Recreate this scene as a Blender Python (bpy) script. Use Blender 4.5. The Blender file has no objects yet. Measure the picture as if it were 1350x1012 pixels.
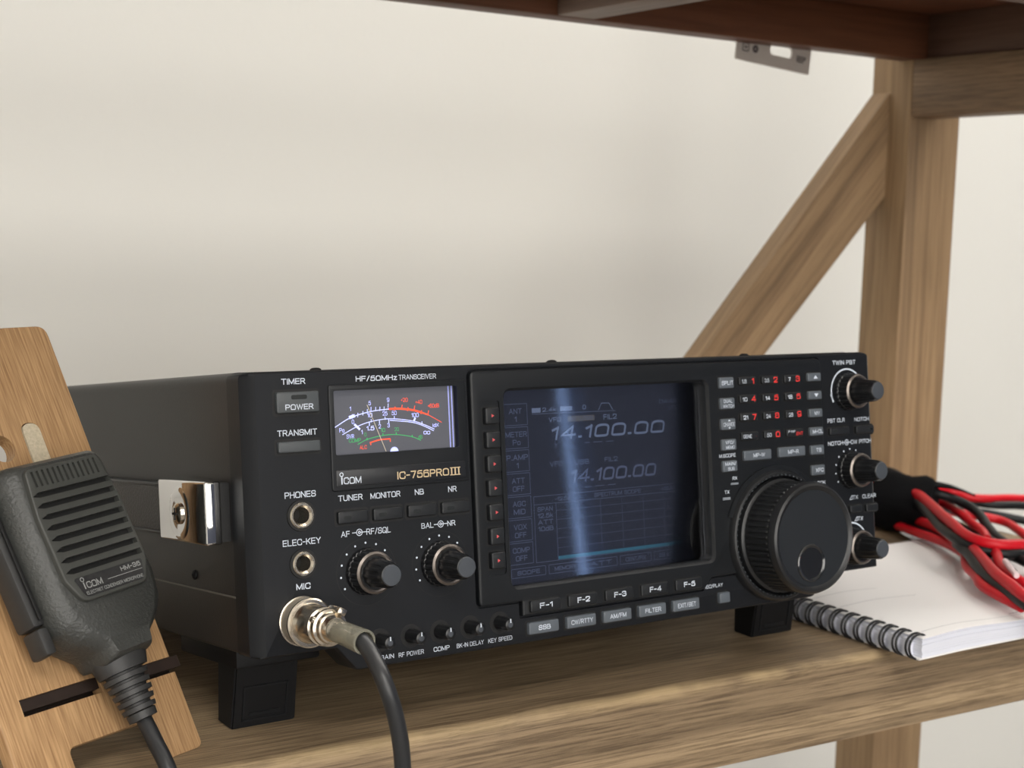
import bpy, bmesh, math, random
from mathutils import Vector, Matrix
random.seed(7)
S = 0.001            # everything below is written in millimetres
C = bpy.context.scene.collection
sc = bpy.context.scene
PI = math.pi

# ------------------------------------------------------------------ materials
def lin(c):
    c /= 255.0
    return c/12.92 if c <= 0.04045 else ((c+0.055)/1.055)**2.4
def rgb(r, g, b): return (lin(r), lin(g), lin(b), 1)

def mat(name, col, rough=0.5, metal=0.0, spec=0.5, bump=0.0, bscale=400.0, emit=None, estr=0.0, coat=0.0, var=0.0, vscale=60):
    m = bpy.data.materials.new(name); m.use_nodes = True
    nt = m.node_tree; b = nt.nodes['Principled BSDF']
    b.inputs['Base Color'].default_value = col
    b.inputs['Roughness'].default_value = rough
    b.inputs['Metallic'].default_value = metal
    b.inputs['Specular IOR Level'].default_value = spec
    b.inputs['Coat Weight'].default_value = coat
    tc = nt.nodes.new('ShaderNodeTexCoord')
    if var > 0:
        n = nt.nodes.new('ShaderNodeTexNoise'); n.inputs['Scale'].default_value = vscale; n.inputs['Detail'].default_value = 6
        nt.links.new(tc.outputs['Object'], n.inputs['Vector'])
        mx = nt.nodes.new('ShaderNodeMixRGB'); mx.blend_type = 'MULTIPLY'; mx.inputs['Color1'].default_value = col
        mr = nt.nodes.new('ShaderNodeMapRange'); mr.inputs['To Min'].default_value = 1-var; mr.inputs['To Max'].default_value = 1+var
        nt.links.new(n.outputs['Fac'], mr.inputs['Value']); nt.links.new(mr.outputs['Result'], mx.inputs['Color2'])
        mx.inputs['Fac'].default_value = 1
        nt.links.new(mx.outputs['Color'], b.inputs['Base Color'])
    if bump > 0:
        n = nt.nodes.new('ShaderNodeTexNoise'); n.inputs['Scale'].default_value = bscale; n.inputs['Detail'].default_value = 3
        nt.links.new(tc.outputs['Object'], n.inputs['Vector'])
        bp = nt.nodes.new('ShaderNodeBump'); bp.inputs['Strength'].default_value = bump; bp.inputs['Distance'].default_value = 0.0004
        nt.links.new(n.outputs['Fac'], bp.inputs['Height']); nt.links.new(bp.outputs['Normal'], b.inputs['Normal'])
    if emit:
        b.inputs['Emission Color'].default_value = emit; b.inputs['Emission Strength'].default_value = estr
    return m

def wood(name, cols, axis, fine=260.0, coarse=18.0, rough=0.55, bump=0.35, streak=0.5, stretch=0.045):
    """grain running along the given object axis"""
    m = bpy.data.materials.new(name); m.use_nodes = True
    nt = m.node_tree; b = nt.nodes['Principled BSDF']; L = nt.links.new
    tc = nt.nodes.new('ShaderNodeTexCoord'); mp = nt.nodes.new('ShaderNodeMapping')
    sc_ = [1, 1, 1]; sc_[axis] = stretch
    mp.inputs['Scale'].default_value = sc_
    L(tc.outputs['Object'], mp.inputs['Vector'])
    n1 = nt.nodes.new('ShaderNodeTexNoise'); n1.inputs['Scale'].default_value = coarse; n1.inputs['Detail'].default_value = 8; n1.inputs['Roughness'].default_value = 0.62; n1.inputs['Distortion'].default_value = 0.8
    n2 = nt.nodes.new('ShaderNodeTexNoise'); n2.inputs['Scale'].default_value = fine; n2.inputs['Detail'].default_value = 5; n2.inputs['Roughness'].default_value = 0.7
    L(mp.outputs['Vector'], n1.inputs['Vector']); L(mp.outputs['Vector'], n2.inputs['Vector'])
    cr = nt.nodes.new('ShaderNodeValToRGB'); e = cr.color_ramp.elements
    e[0].position = 0.30; e[0].color = cols[0]; e[1].position = 0.72; e[1].color = cols[2]
    k = e.new(0.5); k.color = cols[1]
    L(n1.outputs['Fac'], cr.inputs['Fac'])
    cr2 = nt.nodes.new('ShaderNodeValToRGB'); e = cr2.color_ramp.elements
    e[0].position = 0.40; e[0].color = (0.42, 0.39, 0.37, 1); e[1].position = 0.56; e[1].color = (1.12, 1.12, 1.12, 1)
    L(n2.outputs['Fac'], cr2.inputs['Fac'])
    mx = nt.nodes.new('ShaderNodeMixRGB'); mx.blend_type = 'MULTIPLY'; mx.inputs['Fac'].default_value = streak
    L(cr.outputs['Color'], mx.inputs['Color1']); L(cr2.outputs['Color'], mx.inputs['Color2'])
    L(mx.outputs['Color'], b.inputs['Base Color'])
    b.inputs['Roughness'].default_value = rough; b.inputs['Specular IOR Level'].default_value = 0.35
    bp = nt.nodes.new('ShaderNodeBump'); bp.inputs['Strength'].default_value = bump; bp.inputs['Distance'].default_value = 0.0008
    L(n2.outputs['Fac'], bp.inputs['Height']); L(bp.outputs['Normal'], b.inputs['Normal'])
    return m

def bamboo(name):
    m = bpy.data.materials.new(name); m.use_nodes = True
    nt = m.node_tree; b = nt.nodes['Principled BSDF']; L = nt.links.new
    tc = nt.nodes.new('ShaderNodeTexCoord')
    mp = nt.nodes.new('ShaderNodeMapping'); mp.inputs['Scale'].default_value = (1, 0.035, 1); L(tc.outputs['Object'], mp.inputs['Vector'])
    n2 = nt.nodes.new('ShaderNodeTexNoise'); n2.inputs['Scale'].default_value = 1300; n2.inputs['Detail'].default_value = 4; L(mp.outputs['Vector'], n2.inputs['Vector'])
    # glued strips 14 mm wide, each with its own tone
    sp = nt.nodes.new('ShaderNodeSeparateXYZ'); L(tc.outputs['Object'], sp.inputs['Vector'])
    dv = nt.nodes.new('ShaderNodeMath'); dv.operation = 'MULTIPLY'; dv.inputs[1].default_value = 1/0.0145; L(sp.outputs['X'], dv.inputs[0])
    fl = nt.nodes.new('ShaderNodeMath'); fl.operation = 'FLOOR'; L(dv.outputs[0], fl.inputs[0])
    wn = nt.nodes.new('ShaderNodeTexWhiteNoise'); wn.noise_dimensions = '1D'; L(fl.outputs[0], wn.inputs['W'])
    cr = nt.nodes.new('ShaderNodeValToRGB'); e = cr.color_ramp.elements
    e[0].position = 0.30; e[0].color = rgb(146, 110, 74); e[1].position = 0.66; e[1].color = rgb(196, 158, 114)
    L(n2.outputs['Fac'], cr.inputs['Fac'])
    mr = nt.nodes.new('ShaderNodeMapRange'); mr.inputs['To Min'].default_value = 0.80; mr.inputs['To Max'].default_value = 1.08; L(wn.outputs['Value'], mr.inputs['Value'])
    mx = nt.nodes.new('ShaderNodeMixRGB'); mx.blend_type = 'MULTIPLY'; mx.inputs['Fac'].default_value = 1
    L(cr.outputs['Color'], mx.inputs['Color1']); L(mr.outputs['Result'], mx.inputs['Color2']); L(mx.outputs['Color'], b.inputs['Base Color'])
    b.inputs['Roughness'].default_value = 0.5
    return m

M = {}
M['panel'] = mat('panel_plastic', rgb(20, 22, 26), 0.46, spec=0.28, bump=0.10, bscale=1500)
M['bezel'] = mat('bezel_plastic', rgb(23, 25, 28), 0.40, spec=0.32, bump=0.06, bscale=1500)
M['cabinet'] = mat('cabinet_paint', rgb(30, 29, 29), 0.42, spec=0.36, bump=0.15, bscale=1800)
M['gap'] = mat('shade_and_trim_black', rgb(8, 8, 9), 0.6)  # black for painted gap shade, also for real black trim
M['key_dark'] = mat('dark_key_plastic', rgb(26, 28, 31), 0.42, spec=0.4)
M['key_grey'] = mat('grey_key_plastic', rgb(84, 90, 97), 0.42)
M['power_grey'] = mat('power_button_plastic', rgb(64, 68, 71), 0.45)
M['knob'] = mat('knob_plastic', rgb(24, 25, 27), 0.30)
M['knobcap'] = mat('knob_cap_plastic', rgb(64, 68, 74), 0.38)
M['dial'] = mat('dial_plastic', rgb(27, 28, 30), 0.34, spec=0.45)
M['dialface'] = mat('dial_face_plastic', rgb(30, 33, 37), 0.45, spec=0.4)
M['gloss'] = mat('glossy_black_plastic', rgb(26, 27, 29), 0.14, coat=1.0)
M['ink'] = mat('white_print', rgb(206, 214, 226), 0.6, spec=0.2)
M['inkdim'] = mat('grey_print', rgb(120, 126, 134), 0.6)
M['inkred'] = mat('red_print', rgb(226, 62, 60), 0.6, spec=0.2)
M['arrowred'] = mat('dull_red_print', rgb(196, 84, 88), 0.6, spec=0.2)
M['gold'] = mat('gold_print', rgb(206, 184, 148), 0.4, spec=0.4)
M['nickel'] = mat('nickel', rgb(214, 205, 190), 0.22, metal=1.0)
M['chrome'] = mat('chrome', rgb(225, 225, 225), 0.05, metal=1.0)
M['ringmetal'] = mat('satin_metal', rgb(124, 117, 112), 0.38, metal=1.0)
M['rubber'] = mat('black_rubber', rgb(12, 12, 14), 0.6, spec=0.3)
M['leather'] = mat('strap_leather', rgb(44, 41, 40), 0.5, bump=1.0, bscale=900)
M['mic'] = mat('microphone_plastic', rgb(56, 57, 55), 0.42, bump=1.0, bscale=800)
M['micface'] = mat('microphone_face_plastic', rgb(62, 63, 60), 0.50, bump=0.1, bscale=900)
M['micdark'] = mat('microphone_slot_shade', rgb(10, 10, 10), 0.7)
M['boot'] = mat('boot_rubber', rgb(46, 46, 46), 0.5)
M['cord'] = mat('cord_rubber', rgb(38, 39, 41), 0.38)
def sleeve_mat():
    m = mat('cloudy_sleeve', rgb(168, 165, 150), 0.22, coat=0.3); nt = m.node_tree; L = nt.links.new
    mx = nt.nodes.new('ShaderNodeMixShader'); t = nt.nodes.new('ShaderNodeBsdfTransparent'); t.inputs['Color'].default_value = (0.84, 0.83, 0.78, 1); mx.inputs['Fac'].default_value = 0.45
    L(t.outputs[0], mx.inputs[1]); L(nt.nodes['Principled BSDF'].outputs[0], mx.inputs[2]); L(mx.outputs[0], nt.nodes['Material Output'].inputs['Surface']); return m
M['sleeve'] = sleeve_mat()
M['meterface'] = mat('meter_face', rgb(70, 70, 74), 0.6, emit=rgb(100, 102, 110), estr=0.42)
M['m_white'] = mat('meter_white', rgb(190, 195, 255), 0.6, emit=rgb(185, 195, 255), estr=0.85)
M['m_red'] = mat('meter_red', rgb(235, 80, 50), 0.6, emit=rgb(240, 80, 50), estr=0.75)
M['m_green'] = mat('meter_green', rgb(60, 160, 90), 0.6, emit=rgb(50, 160, 90), estr=0.65)
M['m_edge'] = mat('meter_edge_light', rgb(150, 155, 210), 0.6, emit=rgb(130, 138, 200), estr=0.6)
M['lcd'] = mat('lcd_screen', rgb(24, 25, 31), 0.55, spec=0.2, emit=rgb(46, 48, 58), estr=0.5)
M['lcdtext'] = mat('lcd_characters', rgb(60, 66, 80), 0.6, emit=rgb(96, 106, 124), estr=0.9)
M['lcddim'] = mat('lcd_faint_lines', rgb(40, 44, 56), 0.6, emit=rgb(74, 80, 98), estr=1.0)
M['lcdcyan'] = mat('lcd_cyan_trace', rgb(30, 70, 80), 0.6, emit=rgb(32, 92, 108), estr=0.75)
M['lcdamber'] = mat('lcd_amber_box', rgb(60, 55, 48), 0.6, emit=rgb(78, 74, 66), estr=0.7)
M['paper'] = mat('paper', rgb(236, 234, 234), 0.7, spec=0.2)
M['paperedge'] = mat('paper_edges', rgb(222, 224, 234), 0.7, spec=0.2)
M['pencil'] = mat('page_print', rgb(150, 150, 156), 0.7)
M['coil'] = mat('black_wire_coil', rgb(22, 23, 27), 0.35)
M['red'] = mat('red_cable_sheath', rgb(192, 14, 30), 0.42, spec=0.3)
M['blackwire'] = mat('black_cable_sheath', rgb(19, 20, 22), 0.45, spec=0.28)
M['velcro'] = mat('velcro_cloth', rgb(13, 13, 15), 0.95, spec=0.1, bump=1.0, bscale=1200)
M['steel'] = mat('galvanised_steel', rgb(186, 178, 170), 0.6, metal=0.0, var=0.08)
M['tab'] = mat('speckled_zinc', rgb(196, 184, 160), 0.6, metal=0.25, var=0.35, vscale=900)
M['ledge_dark'] = mat('dark_ledge_brown', rgb(38, 26, 20), 0.6, var=0.3, vscale=200)
M['bamboo'] = bamboo('bamboo_ply')
wc = (rgb(116, 98, 76), rgb(148, 127, 100), rgb(178, 155, 122))
wp = (rgb(118, 96, 72), rgb(152, 125, 94), rgb(174, 146, 111))
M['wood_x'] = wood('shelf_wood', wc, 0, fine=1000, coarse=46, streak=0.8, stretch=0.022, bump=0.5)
def worn_lit_edge(m):  # edge highlight painted into the wood colour together with pale wear
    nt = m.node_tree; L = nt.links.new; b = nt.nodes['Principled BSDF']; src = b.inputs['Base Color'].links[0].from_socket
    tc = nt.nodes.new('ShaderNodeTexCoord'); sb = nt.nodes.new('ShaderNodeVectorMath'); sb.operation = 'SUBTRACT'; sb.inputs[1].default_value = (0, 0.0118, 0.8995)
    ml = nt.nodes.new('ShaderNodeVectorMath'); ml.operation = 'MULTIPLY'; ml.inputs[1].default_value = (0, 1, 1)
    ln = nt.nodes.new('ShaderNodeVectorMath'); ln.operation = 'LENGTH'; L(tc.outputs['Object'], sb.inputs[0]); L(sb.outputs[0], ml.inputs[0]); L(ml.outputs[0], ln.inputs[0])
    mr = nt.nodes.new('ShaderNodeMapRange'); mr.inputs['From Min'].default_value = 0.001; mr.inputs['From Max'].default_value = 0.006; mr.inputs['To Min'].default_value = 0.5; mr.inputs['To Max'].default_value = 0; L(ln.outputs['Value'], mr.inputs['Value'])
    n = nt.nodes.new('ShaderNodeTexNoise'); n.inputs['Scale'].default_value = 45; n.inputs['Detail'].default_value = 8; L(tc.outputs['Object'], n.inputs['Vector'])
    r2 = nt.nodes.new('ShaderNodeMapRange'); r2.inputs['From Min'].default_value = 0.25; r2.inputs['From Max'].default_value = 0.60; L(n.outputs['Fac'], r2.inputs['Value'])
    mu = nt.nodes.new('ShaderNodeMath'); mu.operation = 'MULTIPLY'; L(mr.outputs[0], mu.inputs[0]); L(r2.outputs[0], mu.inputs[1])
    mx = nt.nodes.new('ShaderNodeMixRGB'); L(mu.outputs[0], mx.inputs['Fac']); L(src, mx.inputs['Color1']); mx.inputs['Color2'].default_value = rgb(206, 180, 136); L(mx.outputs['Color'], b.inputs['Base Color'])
worn_lit_edge(M['wood_x'])
M['wood_y'] = wood('rail_wood', (rgb(98, 80, 62), rgb(130, 107, 83), rgb(154, 128, 100)), 1, fine=600, coarse=22)
M['wood_z'] = wood('post_wood', wp, 2, fine=320, coarse=22, streak=0.35, stretch=0.03)
M['wood_tray'] = wood('shaded_tray_wood', (rgb(74, 44, 30), rgb(100, 62, 42), rgb(122, 80, 56)), 0, fine=200, coarse=12, streak=0.3)  # shade beneath the upper shelf is put into this tray colour
M['wood_tray_d'] = wood('dark_brown_tray_wood', (rgb(76, 54, 44), rgb(98, 72, 58), rgb(116, 88, 72)), 1, fine=200, coarse=12, streak=0.3)
M['wood_tray_lit'] = wood('lit_tray_wood', (rgb(112, 92, 80), rgb(140, 118, 104), rgb(160, 138, 122)), 1, fine=200, coarse=12, streak=0.3)  # lighter copy: light falling on the slats is put into the colour
M['wall'] = mat('wall_paint', rgb(219, 218, 213), 0.85, spec=0.15, bump=0.35, bscale=120, var=0.012, vscale=3)
M['ceil'] = mat('ceiling_paint', rgb(225, 223, 218), 0.9)
M['floor'] = wood('floor_boards', (rgb(118, 112, 106), rgb(136, 130, 124), rgb(150, 144, 138)), 0, fine=60, coarse=6)
M['bluewall'] = mat('blue_grey_paint', rgb(98, 104, 122), 0.85)
M['lamp'] = mat('lamp_diffuser', rgb(255, 250, 240), 0.5, emit=(1, 0.96, 0.9, 1), estr=6)
M['frame'] = mat('white_frame_paint', rgb(230, 230, 230), 0.5)

def glassmat(name, tint, refl):
    m = bpy.data.materials.new(name); m.use_nodes = True
    nt = m.node_tree; nt.nodes.clear(); L = nt.links.new
    o = nt.nodes.new('ShaderNodeOutputMaterial'); mx = nt.nodes.new('ShaderNodeMixShader')
    t = nt.nodes.new('ShaderNodeBsdfTransparent'); t.inputs['Color'].default_value = tint
    g = nt.nodes.new('ShaderNodeBsdfGlossy'); g.inputs['Roughness'].default_value = 0.04
    f = nt.nodes.new('ShaderNodeFresnel'); f.inputs['IOR'].default_value = refl
    L(f.outputs['Fac'], mx.inputs['Fac']); L(t.outputs[0], mx.inputs[1]); L(g.outputs[0], mx.inputs[2]); L(mx.outputs[0], o.inputs['Surface'])
    return m
M['glass'] = glassmat('clear_pane', (0.97, 0.97, 0.98, 1), 1.25)
M['screenglass'] = glassmat('screen_pane', (0.9, 0.92, 0.97, 1), 1.55)

# ------------------------------------------------------------------ mesh helpers
def finish(bm, smooth=None):
    bmesh.ops.remove_doubles(bm, verts=bm.verts, dist=1e-5)
    bmesh.ops.recalc_face_normals(bm, faces=bm.faces)
    if smooth is not None:
        lim = math.radians(smooth)
        for f in bm.faces: f.smooth = True
        for e in bm.edges:
            if len(e.link_faces) == 2 and e.calc_face_angle(0) > lim: e.smooth = False

def obj(name, bm, m, parent=None, smooth=35, world=False, clean=True):
    """links one mesh object; coordinates in mm, in the thing's own frame (or the world's)"""
    if clean: finish(bm, smooth)
    me = bpy.data.meshes.new(name); bm.to_mesh(me); bm.free()
    T = Matrix.Scale(S, 4)
    if world and parent is not None:
        r = parent
        while r.parent: r = r.parent
        T = r.matrix_basis.inverted() @ T
    me.transform(T)
    o = bpy.data.objects.new(name, me); C.objects.link(o)
    if m: me.materials.append(m)
    if parent: o.parent = parent
    return o

def thing(name, label, cat, M4=None, group=None):
    o = bpy.data.objects.new(name, None); C.objects.link(o); o.empty_display_size = 0.02
    if M4 is not None: o.matrix_basis = M4
    o['label'] = label; o['category'] = cat
    if group: o['group'] = group
    return o
def tag(o, label, cat, group=None):
    o['label'] = label; o['category'] = cat
    if group: o['group'] = group
    return o
def struct(o): o['kind'] = 'structure'; return o

def box(bm, x0, x1, y0, y1, z0, z1, bev=0, seg=2):
    b = bmesh.new() if bev else bm
    v = [b.verts.new(p) for p in ((x0,y0,z0),(x1,y0,z0),(x1,y1,z0),(x0,y1,z0),(x0,y0,z1),(x1,y0,z1),(x1,y1,z1),(x0,y1,z1))]
    for f in ((0,3,2,1),(4,5,6,7),(0,1,5,4),(1,2,6,5),(2,3,7,6),(3,0,4,7)): b.faces.new([v[i] for i in f])
    if bev:
        bmesh.ops.bevel(b, geom=b.edges[:], offset=bev, segments=seg, profile=0.5, affect='EDGES')
        join(bm, b)
    return bm
def join(bm, b):
    me = bpy.data.meshes.new('t'); b.to_mesh(me); b.free(); bm.from_mesh(me); bpy.data.meshes.remove(me)
def bx(*a, **k): return box(bmesh.new(), *a, **k)

def rpoly(pts, r, seg=5):
    """polygon with rounded corners; r one number or one per corner"""
    out = []; n = len(pts)
    rs = r if isinstance(r, (list, tuple)) else [r]*n
    for i in range(n):
        p = Vector(pts[i]); a = Vector(pts[i-1])-p; c = Vector(pts[(i+1) % n])-p
        la, lc = a.length, c.length; a.normalize(); c.normalize()
        ang = a.angle(c)
        rr = rs[i]
        if rr <= 0 or ang > 3.1: out.append(tuple(p)); continue
        t = min(rr/math.tan(ang/2), la*0.48, lc*0.48)
        p0 = p+a*t; p1 = p+c*t
        for k in range(seg+1):
            s = k/seg
            out.append(tuple((1-s)**2*p0+2*s*(1-s)*p+s*s*p1))
    return out
def rrect(x0, x1, z0, z1, r, seg=5): return rpoly([(x0,z0),(x1,z0),(x1,z1),(x0,z1)], r, seg)
def inset(poly, d):
    n = len(poly); out = []
    area = sum(poly[i-1][0]*poly[i][1]-poly[i][0]*poly[i-1][1] for i in range(n))
    s = 1 if area > 0 else -1
    for i in range(n):
        a = Vector(poly[i])-Vector(poly[i-1]); c = Vector(poly[(i+1) % n])-Vector(poly[i])
        if a.length < 1e-9: a = c
        if c.length < 1e-9: c = a
        a.normalize(); c.normalize()
        na = Vector((-a.y, a.x))*s; nc = Vector((-c.y, c.x))*s
        m = na+nc
        m = m/max(m.length_squared/2, 0.5)
        out.append((poly[i][0]+m.x*d, poly[i][1]+m.y*d))
    return out
def loft(bm, loops, cap=True):
    rows = [[bm.verts.new(p) for p in l] for l in loops]
    n = len(rows[0])
    for a, b in zip(rows, rows[1:]):
        for i in range(n):
            j = (i+1) % n
            bm.faces.new((a[i], a[j], b[j], b[i]))
    if cap:
        bm.faces.new(rows[0]); bm.faces.new(rows[-1][::-1])
    return bm
def slab(bm, poly, y0, y1, bev=0.0, steps=3, bback=0.0):
    """prism of an (x,z) outline between y0 (front) and y1 (back) with a rounded front edge"""
    loops = []
    if bev > 0:
        for k in range(steps+1):
            t = k/steps*PI/2
            loops.append([(p[0], y0+bev*(1-math.sin(t)), p[1]) for p in inset(poly, bev*(1-math.cos(t)) if False else bev*(1-math.sin(PI/2-t)) )])
        loops = [[(p[0], y0+bev*(1-math.cos(PI/2*(k/steps))), p[1]) for p in inset(poly, bev*(1-math.sin(PI/2*(k/steps))))] for k in range(steps+1)]
    else: loops = [[(p[0], y0, p[1]) for p in poly]]
    loops.append([(p[0], y1, p[1]) for p in poly])
    return loft(bm, loops)
def prism(bm, poly, z0, z1, bev=0.0, steps=3):
    """the same for an (x,y) outline, rounded at its top z1"""
    loops = [[(p[0], p[1], z0) for p in poly]]
    if bev > 0:
        for k in range(steps+1):
            t = PI/2*k/steps
            loops.append([(p[0], p[1], z1-bev+bev*math.sin(t)) for p in inset(poly, bev*(1-math.cos(t)))])
    else: loops.append([(p[0], p[1], z1) for p in poly])
    return loft(bm, loops)
def lathe(bm, prof, cx, cz, n=64, flute=None, axis='y', close=True, y0=0.0):
    """profile (distance out of the panel, radius) turned around the axis pointing at the viewer"""
    loops = []
    for row in prof:
        d, r = row[0], row[1]; fl = row[2] if len(row) > 2 else 0
        l = []
        for i in range(n):
            a = 2*PI*i/n
            rr = r*(1-fl) if (flute and (i % flute) >= flute/2) else r
            l.append((cx+rr*math.cos(a), y0-d, cz+rr*math.sin(a)))
        loops.append(l)
    return loft(bm, loops, cap=close)
def smoothpts(pts, sub=8):
    P = [Vector(p) for p in pts]; P = [2*P[0]-P[1]]+P+[2*P[-1]-P[-2]]; out = []
    for i in range(1, len(P)-2):
        for k in range(sub):
            t = k/sub
            out.append(0.5*((2*P[i])+(P[i+1]-P[i-1])*t+(2*P[i-1]-5*P[i]+4*P[i+1]-P[i+2])*t*t+(3*P[i]-P[i-1]-3*P[i+1]+P[i+2])*t**3))
    out.append(P[-2]); return out
def tube(bm, pts, r, n=12, sub=8, raw=False, cap=True):
    P = [Vector(p) for p in pts] if raw else smoothpts(pts, sub)
    rf = r if callable(r) else (lambda t: r)
    t0 = (P[1]-P[0]).normalized(); up = Vector((0, 0, 1)) if abs(t0.z) < 0.9 else Vector((1, 0, 0))
    nrm = t0.cross(up).normalized(); loops = []
    for i, p in enumerate(P):
        t = (P[min(i+1, len(P)-1)]-P[max(i-1, 0)]).normalized()
        nrm = (nrm-t*nrm.dot(t)).normalized(); bn = t.cross(nrm)
        rr = rf(i/(len(P)-1))
        loops.append([tuple(p+nrm*math.cos(2*PI*k/n)*rr+bn*math.sin(2*PI*k/n)*rr) for k in range(n)])
    return loft(bm, loops, cap=cap)
def cut(o, cutter):
    """subtract a bmesh (same frame, mm) from a mesh object"""
    finish(cutter)
    me = bpy.data.meshes.new('c'); cutter.to_mesh(me); cutter.free(); me.transform(Matrix.Scale(S, 4))
    c = bpy.data.objects.new('c', me); C.objects.link(c)
    par = o.parent; o.parent = None
    md = o.modifiers.new('b', 'BOOLEAN'); md.object = c; md.operation = 'DIFFERENCE'; md.solver = 'EXACT'
    bpy.context.view_layer.update()
    dg = bpy.context.evaluated_depsgraph_get()
    nm = bpy.data.meshes.new_from_object(o.evaluated_get(dg))
    o.modifiers.clear(); old = o.data; o.data = nm; nm.name = o.name
    bpy.data.objects.remove(c); bpy.data.meshes.remove(me); bpy.data.meshes.remove(old)
    b = bmesh.new(); b.from_mesh(nm)
    for f in b.faces: f.smooth = True
    for e in b.edges:
        e.smooth = not (len(e.link_faces) == 2 and e.calc_face_angle(0) > math.radians(30))
    b.to_mesh(nm); b.free()
    o.parent = par
    return o

# lettering: monoline letters on a 4 x 6 grid, drawn as ribbons
def _a(cx, cz, rx, rz, a0, a1, n=12):
    return [(cx+rx*math.cos(math.radians(a0+(a1-a0)*i/n)), cz+rz*math.sin(math.radians(a0+(a1-a0)*i/n))) for i in range(n+1)]
def _o(w=4.0, h=6.0, r=2.0, z=0):
    p = rpoly([(w/2, z), (w, z), (w, z+h), (0, z+h), (0, z)], [0, r, r, r, r], 5); return p+[p[0]]
def _r(pts, r): # open path, rounded corners
    out = [pts[0]]
    for i in range(1, len(pts)-1):
        p = Vector(pts[i]); a = Vector(pts[i-1])-p; c = Vector(pts[i+1])-p
        t = min(r, a.length*.5, c.length*.5); a.normalize(); c.normalize(); p0 = p+a*t; p1 = p+c*t
        out += [tuple((1-k/4)**2*p0+2*k/4*(1-k/4)*p+(k/4)**2*p1) for k in range(5)]
    return out+[pts[-1]]
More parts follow.
